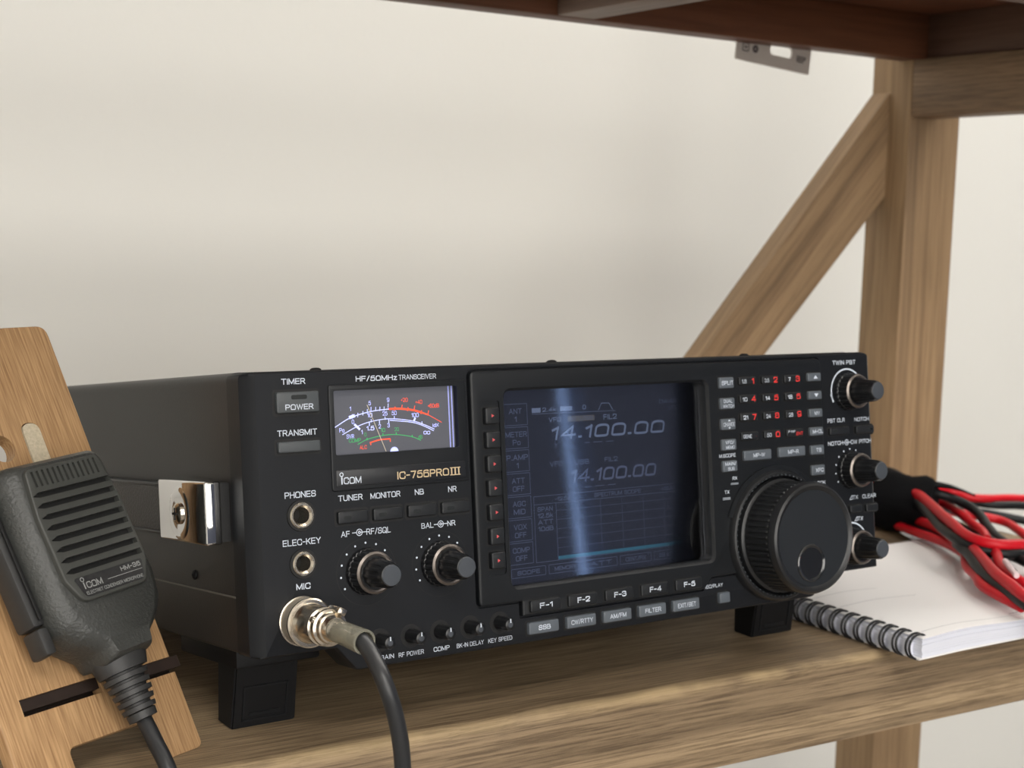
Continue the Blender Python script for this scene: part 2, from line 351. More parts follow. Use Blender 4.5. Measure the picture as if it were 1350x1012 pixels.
GL = {
 'A': (4.4, [[(0,0),(2.2,6),(4.4,0)], [(0.8,2),(3.6,2)]]),
 'B': (4, [_r([(0,3.1),(3.6,3.1),(3.6,6),(0,6)],1.4), _r([(0,3.1),(4,3.1),(4,0),(0,0)],1.5), [(0,0),(0,6)]]),
 'C': (4.2, [_r([(4.2,4.3),(4.2,6),(0,6),(0,0),(4.2,0),(4.2,1.8)],2)]),
 'D': (4.2, [_r([(0,0),(4.2,0),(4.2,6),(0,6)],2.1), [(0,0),(0,6)]]),
 'E': (3.6, [[(3.6,0),(0,0)],[(0,0),(0,6)],[(0,6),(3.6,6)],[(0,3.1),(3.3,3.1)]]),
 'F': (3.4, [[(0,0),(0,6)],[(0,6),(3.4,6)],[(0,3.1),(3.1,3.1)]]),
 'G': (4.3, [_r([(4.2,4.4),(4.2,6),(0,6),(0,0),(4.2,0),(4.2,2.8)],2), [(2.4,2.8),(4.3,2.8)]]),
 'H': (4, [[(0,0),(0,6)],[(4,0),(4,6)],[(0,3.1),(4,3.1)]]),
 'I': (0.2, [[(0.1,0),(0.1,6)]]),
 'J': (3, [_r([(3,6),(3,0),(0,0),(0,1.8)],1.5)]),
 'K': (4, [[(0,0),(0,6)],[(3.9,6),(0,2.2)],[(1.5,3.5),(4,0)]]),
 'L': (3.4, [[(0,6),(0,0)],[(0,0),(3.4,0)]]),
 'M': (5, [[(0,0),(0,6)],[(5,0),(5,6)],[(0,6),(2.5,0.4)],[(5,6),(2.5,0.4)]]),
 'N': (4, [[(0,0),(0,6)],[(4,0),(4,6)],[(0,6),(4,0)]]),
 'O': (4.4, [_o(4.4)]), 'Q': (4.4, [_o(4.4), [(2.4,2.0),(4.7,-0.6)]]),
 'P': (3.9, [[(0,0),(0,6)], _r([(0,2.7),(3.9,2.7),(3.9,6),(0,6)],1.6)]),
 'R': (4, [[(0,0),(0,6)], _r([(0,2.9),(3.8,2.9),(3.8,6),(0,6)],1.5), [(2.3,2.9),(4,0)]]),
 'S': (4, [_r([(3.9,4.4),(3.9,6),(0.1,6),(0.1,3.1),(4,3.1),(4,0),(0,0),(0,1.6)],1.5)]),
 'T': (4, [[(0,6),(4,6)],[(2,0),(2,6)]]),
 'U': (4, [_r([(0,6),(0,0),(4,0),(4,6)],2)]),
 'V': (4.2, [[(0,6),(2.1,0),(4.2,6)]]),
 'W': (6, [[(0,6),(1.5,0),(3,5.8),(4.5,0),(6,6)]]),
 'X': (4, [[(0,0),(4,6)],[(0,6),(4,0)]]),
 'Y': (4.2, [[(0,6),(2.1,2.8)],[(4.2,6),(2.1,2.8)],[(2.1,2.8),(2.1,0)]]),
 'Z': (3.8, [[(0,6),(3.8,6),(0,0),(3.8,0)]]),
 'z': (2.6, [[(0,4.2),(2.6,4.2),(0,0),(2.6,0)]]),
 'o': (3, [_o(3.0,4.2,1.5)]), 'd': (3, [_o(3.0,4.2,1.4), [(3,0),(3,6.2)]]), 'k': (2.8, [[(0,0),(0,6)],[(2.6,4),(0,1.6)],[(1,2.6),(2.8,0)]]), 'i': (0.2, [[(0.1,0),(0.1,4)],[(0.1,5),(0.1,5.8)]]),
 '0': (4, [_o(4.0)]), '1': (1.6, [[(0,4.6),(1.5,5.8)],[(1.5,0),(1.5,6)]]),
 '2': (3.8, [_r([(0,4.3),(0,6),(3.8,6),(3.8,3.2),(0,0.4),(0,0),(3.8,0)],1.3)]),
 '3': (3.8, [_r([(0,4.6),(0,6),(3.7,6),(3.7,3.2),(1.4,3.2)],1.4), _r([(1.4,3.2),(3.8,3.2),(3.8,0),(0,0),(0,1.5)],1.4)]),
 '4': (4, [[(3,0),(3,6),(0,1.6),(4.1,1.6)]]),
 '5': (3.8, [_r([(3.5,6),(0.4,6),(0.2,3.2),(0.4,3.7),(3.8,3.9),(3.8,0),(0,0),(0,1.4)],1.2)]),
 '6': (3.9, [_o(3.9,3.8,1.6), _r([(0,1.8),(0,6),(3.6,6),(3.6,5.2)],1.5)]),
 '7': (3.6, [[(0,6),(3.6,6),(1.4,0)]]),
 '8': (4, [_o(4,3.2,1.4), [(p[0]*0.9+0.2, p[1]+3.2) for p in _o(4,2.8,1.2)]]),
 '9': (3.9, [[(3.9-p[0], 6-p[1]) for p in _o(3.9,3.8,1.6)], _r([(3.9,4.2),(3.9,0),(0.3,0),(0.3,0.8)],1.5)]),
 '-': (2.2, [[(0,2.8),(2.2,2.8)]]), '+': (2.6, [[(0,2.8),(2.6,2.8)],[(1.3,1.5),(1.3,4.1)]]), '.': (0.5, [[(0,0.3),(0.6,0.3)]]), '/': (2.4, [[(0,-0.3),(2.4,6.3)]]), ':': (0.5, [[(0,1.3),(0.6,1.3)],[(0,4),(0.6,4)]]),
 '[': (1.2, [[(1.2,6.2),(0,6.2),(0,-0.2),(1.2,-0.2)]]), ']': (1.2, [[(0,6.2),(1.2,6.2),(1.2,-0.2),(0,-0.2)]]), '%': (3.6, [[(0,0),(3.6,6)],[(0.2,4.4),(0.2,5.4)],[(3.4,0.6),(3.4,1.6)]]), ' ': (1.6, []),
}
def text(bm, s, x0, x1, z0, z1, y=-0.06, bold=0.02, shear=0.0, wt=None):
    tot = sum(GL[c][0] for c in s)+1.5*(len(s)-1); h = z1-z0
    if wt is None: wt = h*(0.15+bold*0.9)
    kz = (h-wt)/6.0; sh = shear*h
    kx = (x1-x0-wt-sh)/max(tot, 0.01) if tot > 0.5 else kz
    x = 0 if tot > 0.5 else (x1-x0-wt)/2/kz
    if len(s) == 1 and tot > 0.5 and kx > 1.5*kz: x0 += (kx-1.5*kz)*tot/2; kx = 1.5*kz
    wt = min(wt, max(0.8*kx, 0.13)) if tot > 0.5 else wt
    for c in s:
        wd_, paths = GL[c]
        for P in paths:
            Q = [(x0+wt/2+(x+p[0])*kx+shear*(p[1]*kz), z0+wt/2+p[1]*kz) for p in P]
            if len(Q) == 2 or True:
                a, b_ = Vector(Q[0]), Vector(Q[1]); d = (a-b_); 
                if Q[0] != Q[-1]:
                    if d.length > 0: d.normalize(); Q[0] = tuple(a+d*wt*0.5)
                    a, b_ = Vector(Q[-1]), Vector(Q[-2]); d = (a-b_)
                    if d.length > 0: d.normalize(); Q[-1] = tuple(a+d*wt*0.5)
            stroke(bm, Q, wt, y)
        x += wd_+1.5
def stroke(bm, pts, w, y, sub=1):
    P = [Vector((p[0], 0, p[1])) for p in pts]
    if sub > 1: P = smoothpts(P, sub)
    Q = [P[0]]
    for p in P[1:]:
        if (p-Q[-1]).length > 1e-4: Q.append(p)
    P = Q
    closed = len(P) > 3 and (P[0]-P[-1]).length < 1e-3
    L = []; R = []
    for i, p in enumerate(P):
        a = P[i]-P[i-1] if i > 0 else (P[-1]-P[-2] if closed else P[1]-P[0])
        c = P[i+1]-P[i] if i < len(P)-1 else (P[1]-P[0] if closed else P[-1]-P[-2])
        a = a.normalized(); c = c.normalized()
        t = (a+c); k = t.length
        if k < 0.3: t = c; k = 2
        t = t.normalized(); n = Vector((-t.z, 0, t.x))*w/2/max(k/2, 0.45)
        L.append(bm.verts.new((p.x+n.x, y, p.z+n.z))); R.append(bm.verts.new((p.x-n.x, y, p.z-n.z)))
    for i in range(len(P)-1): bm.faces.new((L[i], R[i], R[i+1], L[i+1]))
def ring2(bm, cx, cz, r, w, y, n=24, a0=0, a1=2*PI):
    stroke(bm, [(cx+r*math.cos(a0+(a1-a0)*i/n), cz+r*math.sin(a0+(a1-a0)*i/n)) for i in range(n+1)], w, y)
def rectline(bm, x0, x1, z0, z1, w, y):
    stroke(bm, [(x0,z0),(x1,z0)], w, y); stroke(bm, [(x0,z1),(x1,z1)], w, y)
    stroke(bm, [(x0,z0),(x0,z1)], w, y); stroke(bm, [(x1,z0),(x1,z1)], w, y)
def quad(bm, x0, x1, z0, z1, y):
    bm.faces.new([bm.verts.new(p) for p in ((x0,y,z0),(x1,y,z0),(x1,y,z1),(x0,y,z1))])
def flat(name, bm, m, parent): return obj(name, bm, m, parent, smooth=None, clean=False)

# ================================================================== THE ROOM
def wallbox(name, x0, x1, y0, y1, z0, z1, m):
    return struct(obj(name, bx(x0, x1, y0, y1, z0, z1), m))
XL, XR, YB, YF, ZF, ZC = -2200, 3300, 560, -3200, -900, 1650
wallbox('wall_back', XL-100, XR+100, YB, YB+100, ZF, ZC, M['wall'])
wallbox('wall_left', XL-100, XL, YF, YB, ZF, ZC, M['wall'])
wallbox('wall_right', XR, XR+100, YF, YB, ZF, ZC, M['bluewall'])
wallbox('floor', XL-100, XR+100, YF-100, YB+100, ZF-50, ZF, M['floor'])
wallbox('ceiling', XL-100, XR+100, YF-100, YB+100, ZC, ZC+60, M['ceil'])
WX0, WX1, WZ0, WZ1 = 2630, 2745, -700, 1300
bm = bmesh.new()
box(bm, XL-100, WX0, YF-100, YF, ZF, ZC); box(bm, WX1, XR+100, YF-100, YF, ZF, ZC)
box(bm, WX0, WX1, YF-100, YF, ZF, WZ0); box(bm, WX0, WX1, YF-100, YF, WZ1, ZC)
struct(obj('wall_front', bm, M['bluewall']))
w = struct(obj('window_1', bx(WX0, WX1, YF-60, YF-54, WZ0, WZ1), M['glass']))
def lamp(x, y, w_, h_, power, col, name='ceiling_light', lab=''):
    t = thing(name, lab, 'ceiling light', Matrix.Translation((x*S, y*S, (ZC-30)*S)))
    obj('frame', bx(-w_/2-15, w_/2+15, -h_/2-15, h_/2+15, 6, 30, bev=3), M['frame'], t)
    obj('diffuser', bx(-w_/2, w_/2, -h_/2, h_/2, 2, 6), M['lamp'], t)
    l = bpy.data.lights.new('lamp_light', 'AREA'); l.shape = 'RECTANGLE'; l.size = w_*S; l.size_y = h_*S; l.energy = power; l.color = col
    o = bpy.data.objects.new('lamp_light', l); C.objects.link(o); o.location = (x*S, y*S, (ZC-32)*S)
lamp(-500, -1700, 1200, 600, 20, (1.0, 0.97, 0.93), lab='white ceiling light panel in the left half of the room')
lamp(1300, 150, 2400, 500, 13, (1.0, 0.97, 0.93), lab='long added ceiling light panel evening out the wall behind the wooden shelving unit')  # added lamp, brightens the back wall evenly
# added glowing panel, framed like a window, behind the viewer for soft frontal light
w2 = struct(obj('fill_light_panel', bx(-2000, 1100, YF+2, YF+12, -150, 1500), mat('fill_light_glow', rgb(255, 250, 242), 0.9, emit=(1.0, 0.985, 0.955, 1), estr=4.0)))
fr = bmesh.new()
for a in ((-2040, -2000, -190, 1540), (1100, 1140, -190, 1540), (-2000, 1100, -190, -150), (-2000, 1100, 1500, 1540), (-470, -430, -150, 1500)): box(fr, a[0], a[1], YF, YF+30, a[2], a[3])
obj('fill_panel_frame', fr, M['frame'], w2)

# ================================================================== SHELVING UNIT
YS, YBK, TH = 11.5, 289.4, 43.0
PX, PY, PW = 596.6, 250.6, 51.2
shelf = thing('shelving_unit', 'rustic brown wooden shelving unit with a diagonal brace holding the radio', 'shelf', Matrix.Translation((0, 0, ZF*S)))
def sh(name, bm, m, smooth=35): return obj(name, bm, m, shelf, smooth=smooth, world=True)
XA, XB = -640, PX+PW
# lower shelf: front edge a little wavy and worn, notched around the back posts
bm = bmesh.new()
n = 90; rows = []
prof = [(0, -TH, .0), (-0.0, -TH+1.5, 0), (0, -7, 0), (0.5, -2.6, 1), (2.0, -0.9, 1), (5.0, -0.15, 1), (12, 0, 0)]
for i in range(n+1):
    x = XA+(XB-XA)*i/n
    wv = 0.9*math.sin(x*0.021)+0.6*math.sin(x*0.057+1.3)+0.4*math.sin(x*0.13)
    rows.append([bm.verts.new((x, YS+dy+(wv if k else 0)*(1 if k else 0), z-(0.5*abs(wv) if k else 0))) for dy, z, k in prof]+
                [bm.verts.new((x, PY, 0)), bm.verts.new((x, PY, -TH))])
for a, b in zip(rows, rows[1:]):
    m_ = len(a)
    for k in range(m_):
        bm.faces.new((a[k], a[(k+1) % m_], b[(k+1) % m_], b[k]))
bm.faces.new(rows[0]); bm.faces.new(rows[-1][::-1])
box(bm, XA+PW, PX, PY, YBK, -TH, 0)
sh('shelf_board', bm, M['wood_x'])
for x in (PX, XA):
    for y0, y1 in ((PY, YBK), (-16, 11)):
        if y1 == 11: continue
        sh('post', bx(x, x+PW, y0, y1, ZF, 700, bev=1.2), M['wood_z'])
# braces: front face in the back half of the post
def brace(sgn):
    yb, yf = YBK-1, 271.0
    pts = [(PX, 311), (PX, 237), (PX-600, -590), (PX-600, -516)]
    # visible brace: from the post down to the shelf top
    ang = (311-124.6)/(592-428.6)
    x1 = PX-(311-0)/ang; 
    low = [(PX, 311.0), (PX, 236.5), (PX-236.5/1.045, 0.0), (PX-311/1.14, 0.0)]
    if sgn < 0: low = [(XA+PW+(PX-p[0]), p[1]) for p in low]
    return slab(bmesh.new(), low, yf, yb)
wood_br = wood('brace_wood', wp, 0, fine=300, coarse=20, streak=0.35)
nt = wood_br.node_tree
for nd in nt.nodes:
    if nd.type == 'MAPPING': nd.vector_type = 'TEXTURE'; nd.inputs['Rotation'].default_value = (0, -math.radians(48), 0); nd.inputs['Scale'].default_value = (22, 1, 1)
sh('diagonal_brace', brace(1), wood_br); sh('diagonal_brace', brace(-1), wood_br)
# side rails under the upper tray
ZA, ZT = 292.5, 332.6
sh('side_rail', bx(PX, PX+24, 14, PY, ZA, ZT, bev=0.8), M['wood_y'])
sh('side_rail', bx(XA+PW-24, XA+PW, 14, PY, ZA, ZT, bev=0.8), M['wood_y'])
# upper tray
YR = 244.7
tx = PX+7.2
sh('tray_back_rail', bx(XA+30, tx, YR, YR+19, ZT, ZT+31.4, bev=0.8), M['wood_tray'])
sh('tray_front_rail', bx(XA+30, tx, 12, 31, ZT, ZT+31.4, bev=0.8), M['wood_tray'])
sh('tray_side_rail', bx(tx, tx+19, 12, YR+19, ZT+0.05, ZT+31.4, bev=0.8), M['wood_tray_d'])
sh('tray_side_rail', bx(XA+11, XA+30, 12, YR+19, ZT+0.05, ZT+31.4, bev=0.8), M['wood_tray_d'])
sh('tray_board', bx(XA+11, tx+19, 12, YR+19, ZT+31.4, ZT+44), M['wood_tray'])
for x in (288, -20, -330):
    sh('tray_slat', bx(x, x+27, 31, YR, ZT+0.3, ZT+17, bev=0.8), M['wood_tray_lit'])

# steel bracket plate behind the tray rail
bt = thing('bracket_plate', 'small grey steel bracket plate with a slot hanging behind the upper shelf rail', 'bracket', Matrix.Translation((479*S, 264.2*S, 342.5*S)) @ Matrix.Rotation(math.radians(5.0), 4, 'Y'))
pl_ = slab(bmesh.new(), rrect(-33, 33, -23.5, 0, 1), 0, 1.4, bev=0.3)
po = obj('plate', pl_, M['steel'], bt)
cut(po, slab(bmesh.new(), rrect(-4, 16, -15.5, -8.5, 3), -3, 4))
tb = bmesh.new()
M['stamp'] = mat('stamp_ink', rgb(70, 62, 64), 0.6)
rectline(tb, -28, -23, -17, -12, 0.8, -0.1); stroke(tb, [(-26.5, -14.5), (-24.5, -14.5)], 1.6, -0.1); flat('square_mark', tb, M['stamp'], bt)
tb = bmesh.new(); ring2(tb, -17, -14.5, 1.6, 2.0, -0.1); flat('round_mark', tb, M['stamp'], bt)
tb = bmesh.new(); stroke(tb, [(20, -13), (28, -13), (27.5, -14.6), (20.5, -14.6), (21, -16.2), (26.6, -16.2)], 0.9, -0.1); flat('stamped_line', tb, M['stamp'], bt)

# ================================================================== RADIO
YAW, TILT = 0.0319, 0.1338
RM = Matrix.Translation((0, 0, 44.085*S)) @ Matrix.Rotation(YAW, 4, 'Z') @ Matrix.Rotation(-TILT, 4, 'X')
radio = thing('radio_transceiver', 'large black desktop radio transceiver with a colour screen, tilted up on front feet', 'radio', RM)
def R(name, bm, m, smooth=35, parent=None): return obj(name, bm, m, parent or radio, smooth=smooth)
H = 107.8
outl = rpoly([(0, 0), (34, 0), (42.5, -9.8), (292, -9.8), (299, 0), (340, 0), (340, H), (0, H)],
             [2, 1.5, 3, 3, 2, 4, 9, 3], 6)
loops = [[(p[0], 0, p[1]) for p in inset(outl, 1.2)], [(p[0], 0.35, p[1]) for p in inset(outl, 0.5)], [(p[0], 1.4, p[1]) for p in outl], [(p[0], 16, p[1]) for p in outl]]
# the left and right edges are broad chamfers
def cham(l, k):
    out = []
    for x, y, z in l:
        x = min(max(x, k), 340-k)
        out.append((x, y, z))
    return out
loops = [cham(loops[0], 4.6), cham(loops[1], 4.2), cham(loops[2], 2.6), [(p[0], 5, p[1]) for p in outl], loops[3]]
panel = R('front_panel', loft(bmesh.new(), loops), M['panel'], 25)
# recesses in the panel: meter window, screen, gap around the raised middle section
mid = rpoly([(99.4, 8.2), (120.5, 8.2), (120.5, 1.8), (221, 1.8), (226, 7.0), (301.6, 7.0), (301.6, 105.4), (99.4, 105.4)], [2, 0.6, 0.6, 1, 1, 3, 4, 3])
cb = slab(bmesh.new(), rpoly([(98.5, 7.3), (119.6, 7.3), (119.6, 0.9), (221.4, 0.9), (226.4, 6.1), (302.5, 6.1), (302.5, 106.2), (98.5, 106.2)], [2.5, 0, 1, 1, 0, 3.5, 4.5, 3.5]), -5, 1.6)
cut(panel, cb)
cb = slab(bmesh.new(), rrect(114.6, 229, 13.2, 97.8, 3), -5, 9); cut(panel, cb)
cb = slab(bmesh.new(), rrect(36.9, 93.5, 74.5, 99.8, 0.8), -5, 4); cut(panel, cb)
cb = bmesh.new(); lathe(cb, [(3, 3.7), (-12, 3.7)], 21.4, 52.6, 40); lathe(cb, [(3, 3.3), (-12, 3.3)], 21.1, 34.2, 40); cut(panel, cb)
R('panel_core', bx(8, 332, 15.2, 15.9, 4, 104), M['gap'])

# raised middle section around screen and keypad
bez = R('screen_bezel', slab(bmesh.new(), mid, -1.6, 1.5, bev=0.9), M['bezel'], 25)
cb = bmesh.new()
o1 = rrect(116.2, 227.6, 14.4, 96.6, 3.2, 6)
loft(cb, [[(p[0], -2.2, p[1]) for p in inset(o1, -1.6)], [(p[0], -1.2, p[1]) for p in inset(o1, -0.7)], [(p[0], -0.2, p[1]) for p in o1], [(p[0], 4, p[1]) for p in o1]])
cut(bez, cb)
# channel for the side keys and trays for the F keys
cut(bez, slab(bmesh.new(), rrect(103.6, 113.2, 20.5, 92.8, 1.5), -3, -0.9))
# screen tunnel
bm = bmesh.new()
loft(bm, [[(p[0], 1.2, p[1]) for p in inset(o1, -0.2)], [(p[0], 6.2, p[1]) for p in o1]], cap=False)
R('screen_recess', bm, M['gap'])
lcd = R('screen', bx(115.5, 223.6, 5.0, 6.0, 13.6, 97.2), M['lcd'])
bm = bmesh.new(); quad(bm, 223.6, 228.4, 13.6, 97.2, 5.3); flat('screen_margin', bm, M['gap'], radio)
R('screen_pane', slab(bmesh.new(), rrect(115.8, 227.9, 14.0, 97.0, 3), 3.4, 4.4), M['screenglass'])
Y = 4.9
t1, t2, t3, t4 = bmesh.new(), bmesh.new(), bmesh.new(), bmesh.new()
names = [('ANT', '1'), ('METER', 'Po'), ('P.AMP', '1'), ('ATT', 'OFF'), ('AGC', 'MID'), ('VOX', 'OFF'), ('COMP', 'OFF')]
for i, (a, b) in enumerate(names):
    zt = 90.8-i*9.83; rectline(t2, 119.4, 131.4, zt-9, zt, 0.22, Y)
    text(t2, a, 125.4-1.1*len(a), 125.4+1.1*len(a), zt-4.2, zt-1.9, Y, 0.01); text(t2, b, 125.4-1.0*len(b), 125.4+1.0*len(b), zt-7.6, zt-5.3, Y, 0.01)
quad(t1, 133.9, 138.5, 86.6, 88.6, Y); text(t1, '2.4k', 139.5, 146.6, 86.8, 88.6, Y); quad(t1, 148.8, 155.3, 86.7, 88.7, Y); text(t1, '0', 161, 162.8, 87, 89, Y)
stroke(t2, [(133.8, 86.1), (179.1, 85.6)], 0.25, Y)
stroke(t1, [(169.6, 86.2), (171.4, 89.2), (175.6, 89.1), (177.5, 86.1)], 0.3, Y)
text(t1, 'VFO', 142.6, 149.1, 82.2, 84.2, Y, 0.01); quad(t4, 152.7, 167.2, 81.9, 84.3, Y); text(t1, 'FIL2', 172.2, 179.6, 81.9, 84.2, Y, 0.01)
text(t2, '14 USB', 153.5, 166.5, 82.3, 83.9, Y-0.02, 0.01)
text(t1, '14.100.00', 143.0, 207.6, 74.4, 80.2, Y, 0.028, shear=0.25)
text(t2, 'T', 145, 146.8, 70.8, 72.8, Y); text(t2, '[14:46]', 204.3, 215.7, 87.6, 89.6, Y); text(t2, 'UTC', 209.5, 214.9, 84.6, 86.4, Y)
stroke(t2, [(161, 72.3), (164, 72.3)], 0.3, Y); stroke(t2, [(166, 72.3), (171, 72.3)], 0.3, Y); stroke(t2, [(173, 72.2), (177.3, 72.2)], 0.3, Y)
text(t2, 'VFO', 142.1, 149.1, 63.0, 65.2, Y, 0.01); text(t2, 'USB', 155.3, 163.3, 63.0, 65.2, Y, 0.01); text(t2, 'FIL2', 171.8, 179.1, 63.2, 65.3, Y, 0.01)
text(t2, '14.100.00', 152.5, 201.6, 55.3, 61.0, Y, 0.022, shear=0.25)
for a, b in ((160, 164), (166, 171), (173, 177.3)): stroke(t2, [(a, 53), (b, 53)], 0.3, Y)
rectline(t2, 132.9, 216.3, 47.3, 50.8, 0.22, Y); text(t2, 'SPECTRUM SCOPE', 165.3, 191.5, 48.1, 50.0, Y); text(t2, '-12.5k', 144, 152, 48.1, 49.8, Y); text(t2, '+12.5k', 203.3, 211.6, 48.1, 49.8, Y)
rectline(t2, 132.9, 216.3, 22.6, 47.3, 0.22, Y); stroke(t2, [(144.4, 22.6), (144.4, 47.3)], 0.22, Y)
for a, z in (('SPAN', 44.2), ('12.5k', 41.4), ('ATT', 38.6), ('10dB', 35.8)): text(t2, a, 134.6, 142.6, z, z+2, Y)
for x in (156.3, 168.4, 180.4, 192.5, 204.4): stroke(t2, [(x, 22.6), (x, 47.3)], 0.14, Y)
for z in (44.1, 40.1, 36.1, 32.0, 27.9): stroke(t2, [(144.4, z), (216.3, z)], 0.14, Y)
quad(t3, 144.6, 216.2, 22.9, 24.3, Y-0.01)
for i, s in enumerate(('SCOPE', 'MEMORY', 'ATT', 'CENT/FIX', 'SET')):
    a = 119.9+i*19.4; rectline(t2, a, a+17.6, 17.2, 21.0, 0.22, Y); text(t2, s, a+3, a+14.6, 18.2, 20.0, Y)
flat('screen_digits', t1, M['lcdtext'], lcd); flat('screen_lines', t2, M['lcddim'], lcd); flat('scope_trace', t3, M['lcdcyan'], lcd); flat('mode_highlight', t4, M['lcdamber'], lcd)

# --- meter
mb = R('meter_bezel', slab(bmesh.new(), rrect(34.9, 97.6, 60.6, 102.0, 1.2), -0.7, 0.02, bev=0.4), M['bezel'], 25)
cut(mb, slab(bmesh.new(), rrect(37.0, 93.4, 74.6, 99.7, 0.8), -5, 4))
meter = R('meter', bx(36.4, 94, 2.6, 3.4, 74, 100.2), M['meterface'])
YM = 2.5
e1 = bmesh.new(); 
for xa in (90.8, 92.3, 37.2): e1 = bmesh.new(); quad(e1, xa, xa+0.55, 74.2, 99.8, YM+0.02); flat('backlight_edge', e1, M['m_edge'], meter)
w1, r1, g1 = bmesh.new(), bmesh.new(), bmesh.new()
Sc = [(38.6, 85.4), (45.8, 88.9), (54.9, 90.9), (63.0, 91.5), (73.8, 90.6), (81.2, 88.3), (87.4, 84.9)]
stroke(w1, Sc[:4], 0.34, YM, 6); stroke(r1, [(63, 91.5), (68, 91.4), (73.8, 90.6), (77.5, 89.6)], 0.75, YM, 6); stroke(r1, [(77.5, 89.6), (81.2, 88.3)], 0.6, YM); stroke(r1, [(81.2, 88.3), (87.4, 84.9)], 0.25, YM)
stroke(w1, [(45.0, 88.9), (47.6, 89.6)], 1.3, YM)
for a, b in ((46.5, 89.9), (49.0, 90.3), (51.3, 90.9), (53.3, 91.6), (55.0, 92.4), (57.1, 92.3), (59.0, 92.3), (60.9, 92.3), (62.8, 93.4)): stroke(w1, [(a-0.15, b-1.4), (a, b+0.3)], 0.28, YM)
for a, b in ((65.9, 92.2), (69.2, 92.8), (71.9, 91.7), (75.0, 92.2), (78.1, 90.2), (81.4, 90.0)): stroke(r1, [(a-0.4, b-1.4), (a, b+0.1)], 0.35, YM)
Po = [(41.8, 82.4), (48.3, 85.2), (54.7, 86.9), (63.2, 87.6), (73.2, 86.3), (78.6, 84.6), (83.7, 82.4)]
stroke(w1, Po, 0.3, YM, 6); stroke(w1, [(63.2, 87.0), (73.2, 85.7), (78.6, 84.0), (83.4, 81.7)], 0.3, YM, 6)
stroke(w1, [(47.2, 86.2), (49.6, 84.0)], 0.9, YM)
for a, b in ((54.8, 87.9), (61.1, 88.6), (65.3, 88.6), (78.0, 85.8)): stroke(w1, [(a, b-1.3), (a, b)], 0.3, YM)
stroke(w1, [(74.2, 86.0), (75.0, 87.5)], 0.8, YM)
for a, b in ((53.9, 86.6), (58.5, 87.2), (62.7, 87.4)): stroke(w1, [(a, b), (a, b-1.4)], 0.35, YM)
stroke(g1, [(48.3, 78.2), (52.9, 80.0), (59.8, 81.1), (65.9, 81.1), (72.9, 79.9), (77.1, 78.2)], 0.28, YM, 6)
for a, b in ((52.6, 80.6), (59.8, 82.0), (65.9, 82.0), (73.2, 80.6)): stroke(g1, [(a, b-1), (a, b)], 0.4, YM)
stroke(r1, [(53.9, 78.6), (58.5, 79.5), (63.0, 79.6)], 0.5, YM, 4); stroke(r1, [(53.9, 78.8), (54.2, 77.6)], 0.4, YM); stroke(r1, [(63.0, 79.7), (63.0, 78.4)], 0.4, YM)
def mt(b, s, x, z, h=1.8, wd=None):
    wd = wd or 1.15*len(s)*h/1.8; text(b, s, x-wd/2, x+wd/2, z-h/2, z+h/2, YM, 0.015)
for s, x, z in (('1', 45.8, 92.4), ('5', 54.5, 94.3), ('9', 62.9, 95.2), ('0', 46.7, 87.3), ('10', 54.3, 89.5), ('25', 61.2, 89.9), ('50', 65.4, 89.9), ('100', 75.0, 88.6), ('Po', 41.7, 84.2), ('SWR', 45.3, 81.6), ('1', 50.5, 83.0), ('1.5', 54.3, 84.3), ('2', 58.6, 84.9), ('3', 62.6, 85.1)): mt(w1, s, x, z, 1.8, 0.7 if s == '1' else None)
mt(w1, 'O', 79.3, 81.2, 1.4, 1.5); mt(w1, 'O', 80.9, 81.1, 1.4, 1.5); mt(w1, 'id%', 84.4, 84.0, 1.5)
for s, x, z in (('+20', 70.3, 94.9), ('+40', 77.0, 93.8), ('+60dB', 83.8, 92.0)): mt(r1, s, x, z, 1.7)
mt(r1, 'ALC', 50.8, 77.0, 1.7); mt(g1, 'COMP', 47.2, 79.9, 1.6, 5.4)
for s, x, z in (('0', 52.0, 82.0), ('10', 59.9, 83.3), ('20', 66.2, 83.3), ('dB', 77.0, 79.6)): mt(g1, s, x, z, 1.6)
flat('scale_white', w1, M['m_white'], meter); flat('scale_red', r1, M['m_red'], meter); flat('scale_green', g1, M['m_green'], meter)
bm = bmesh.new(); stroke(bm, [(52.9, 93.6), (60.6, 74.7)], 0.28, 1.9); flat('needle', bm, mat('needle_paint', rgb(190, 180, 160), 0.5, emit=rgb(190, 180, 160), estr=0.4), meter)
bm = bmesh.new(); lathe(bm, [(0, 1.9), (0.4, 1.7)], 64.6, 74.4, 20, y0=2.4); obj('adjuster', bm, M['m_white'], meter)
bm = bmesh.new(); quad(bm, 36.8, 93.6, 74.4, 99.9, 0.4); flat('meter_pane', bm, M['glass'], radio)
npl = R('name_plate', slab(bmesh.new(), rrect(36.6, 95.6, 62.3, 68.8, 0.5), -1.0, -0.5, bev=0.2), mat('name_plate_plastic', rgb(30, 31, 34), 0.3))
bm = bmesh.new(); text(bm, 'I', 38.55, 39.1, 63.2, 66.0, -1.06, 0.05); text(bm, 'COM', 39.6, 47.5, 63.2, 66.0, -1.06, 0.03); ring2(bm, 38.8, 67.0, 0.72, 0.32, -1.06)
flat('maker_logo', bm, M['ink'], npl)
bm = bmesh.new(); text(bm, 'IC-756PRO', 63.5, 87.6, 63.4, 66.4, -1.06, 0.0)
for x in (88.9, 90.6, 92.3): stroke(bm, [(x, 63.4), (x, 66.4)], 0.6, -1.06)
stroke(bm, [(88.1, 63.45), (93.1, 63.45)], 0.35, -1.06); stroke(bm, [(88.1, 66.35), (93.1, 66.35)], 0.35, -1.06)
flat('model_lettering', bm, M['gold'], npl)

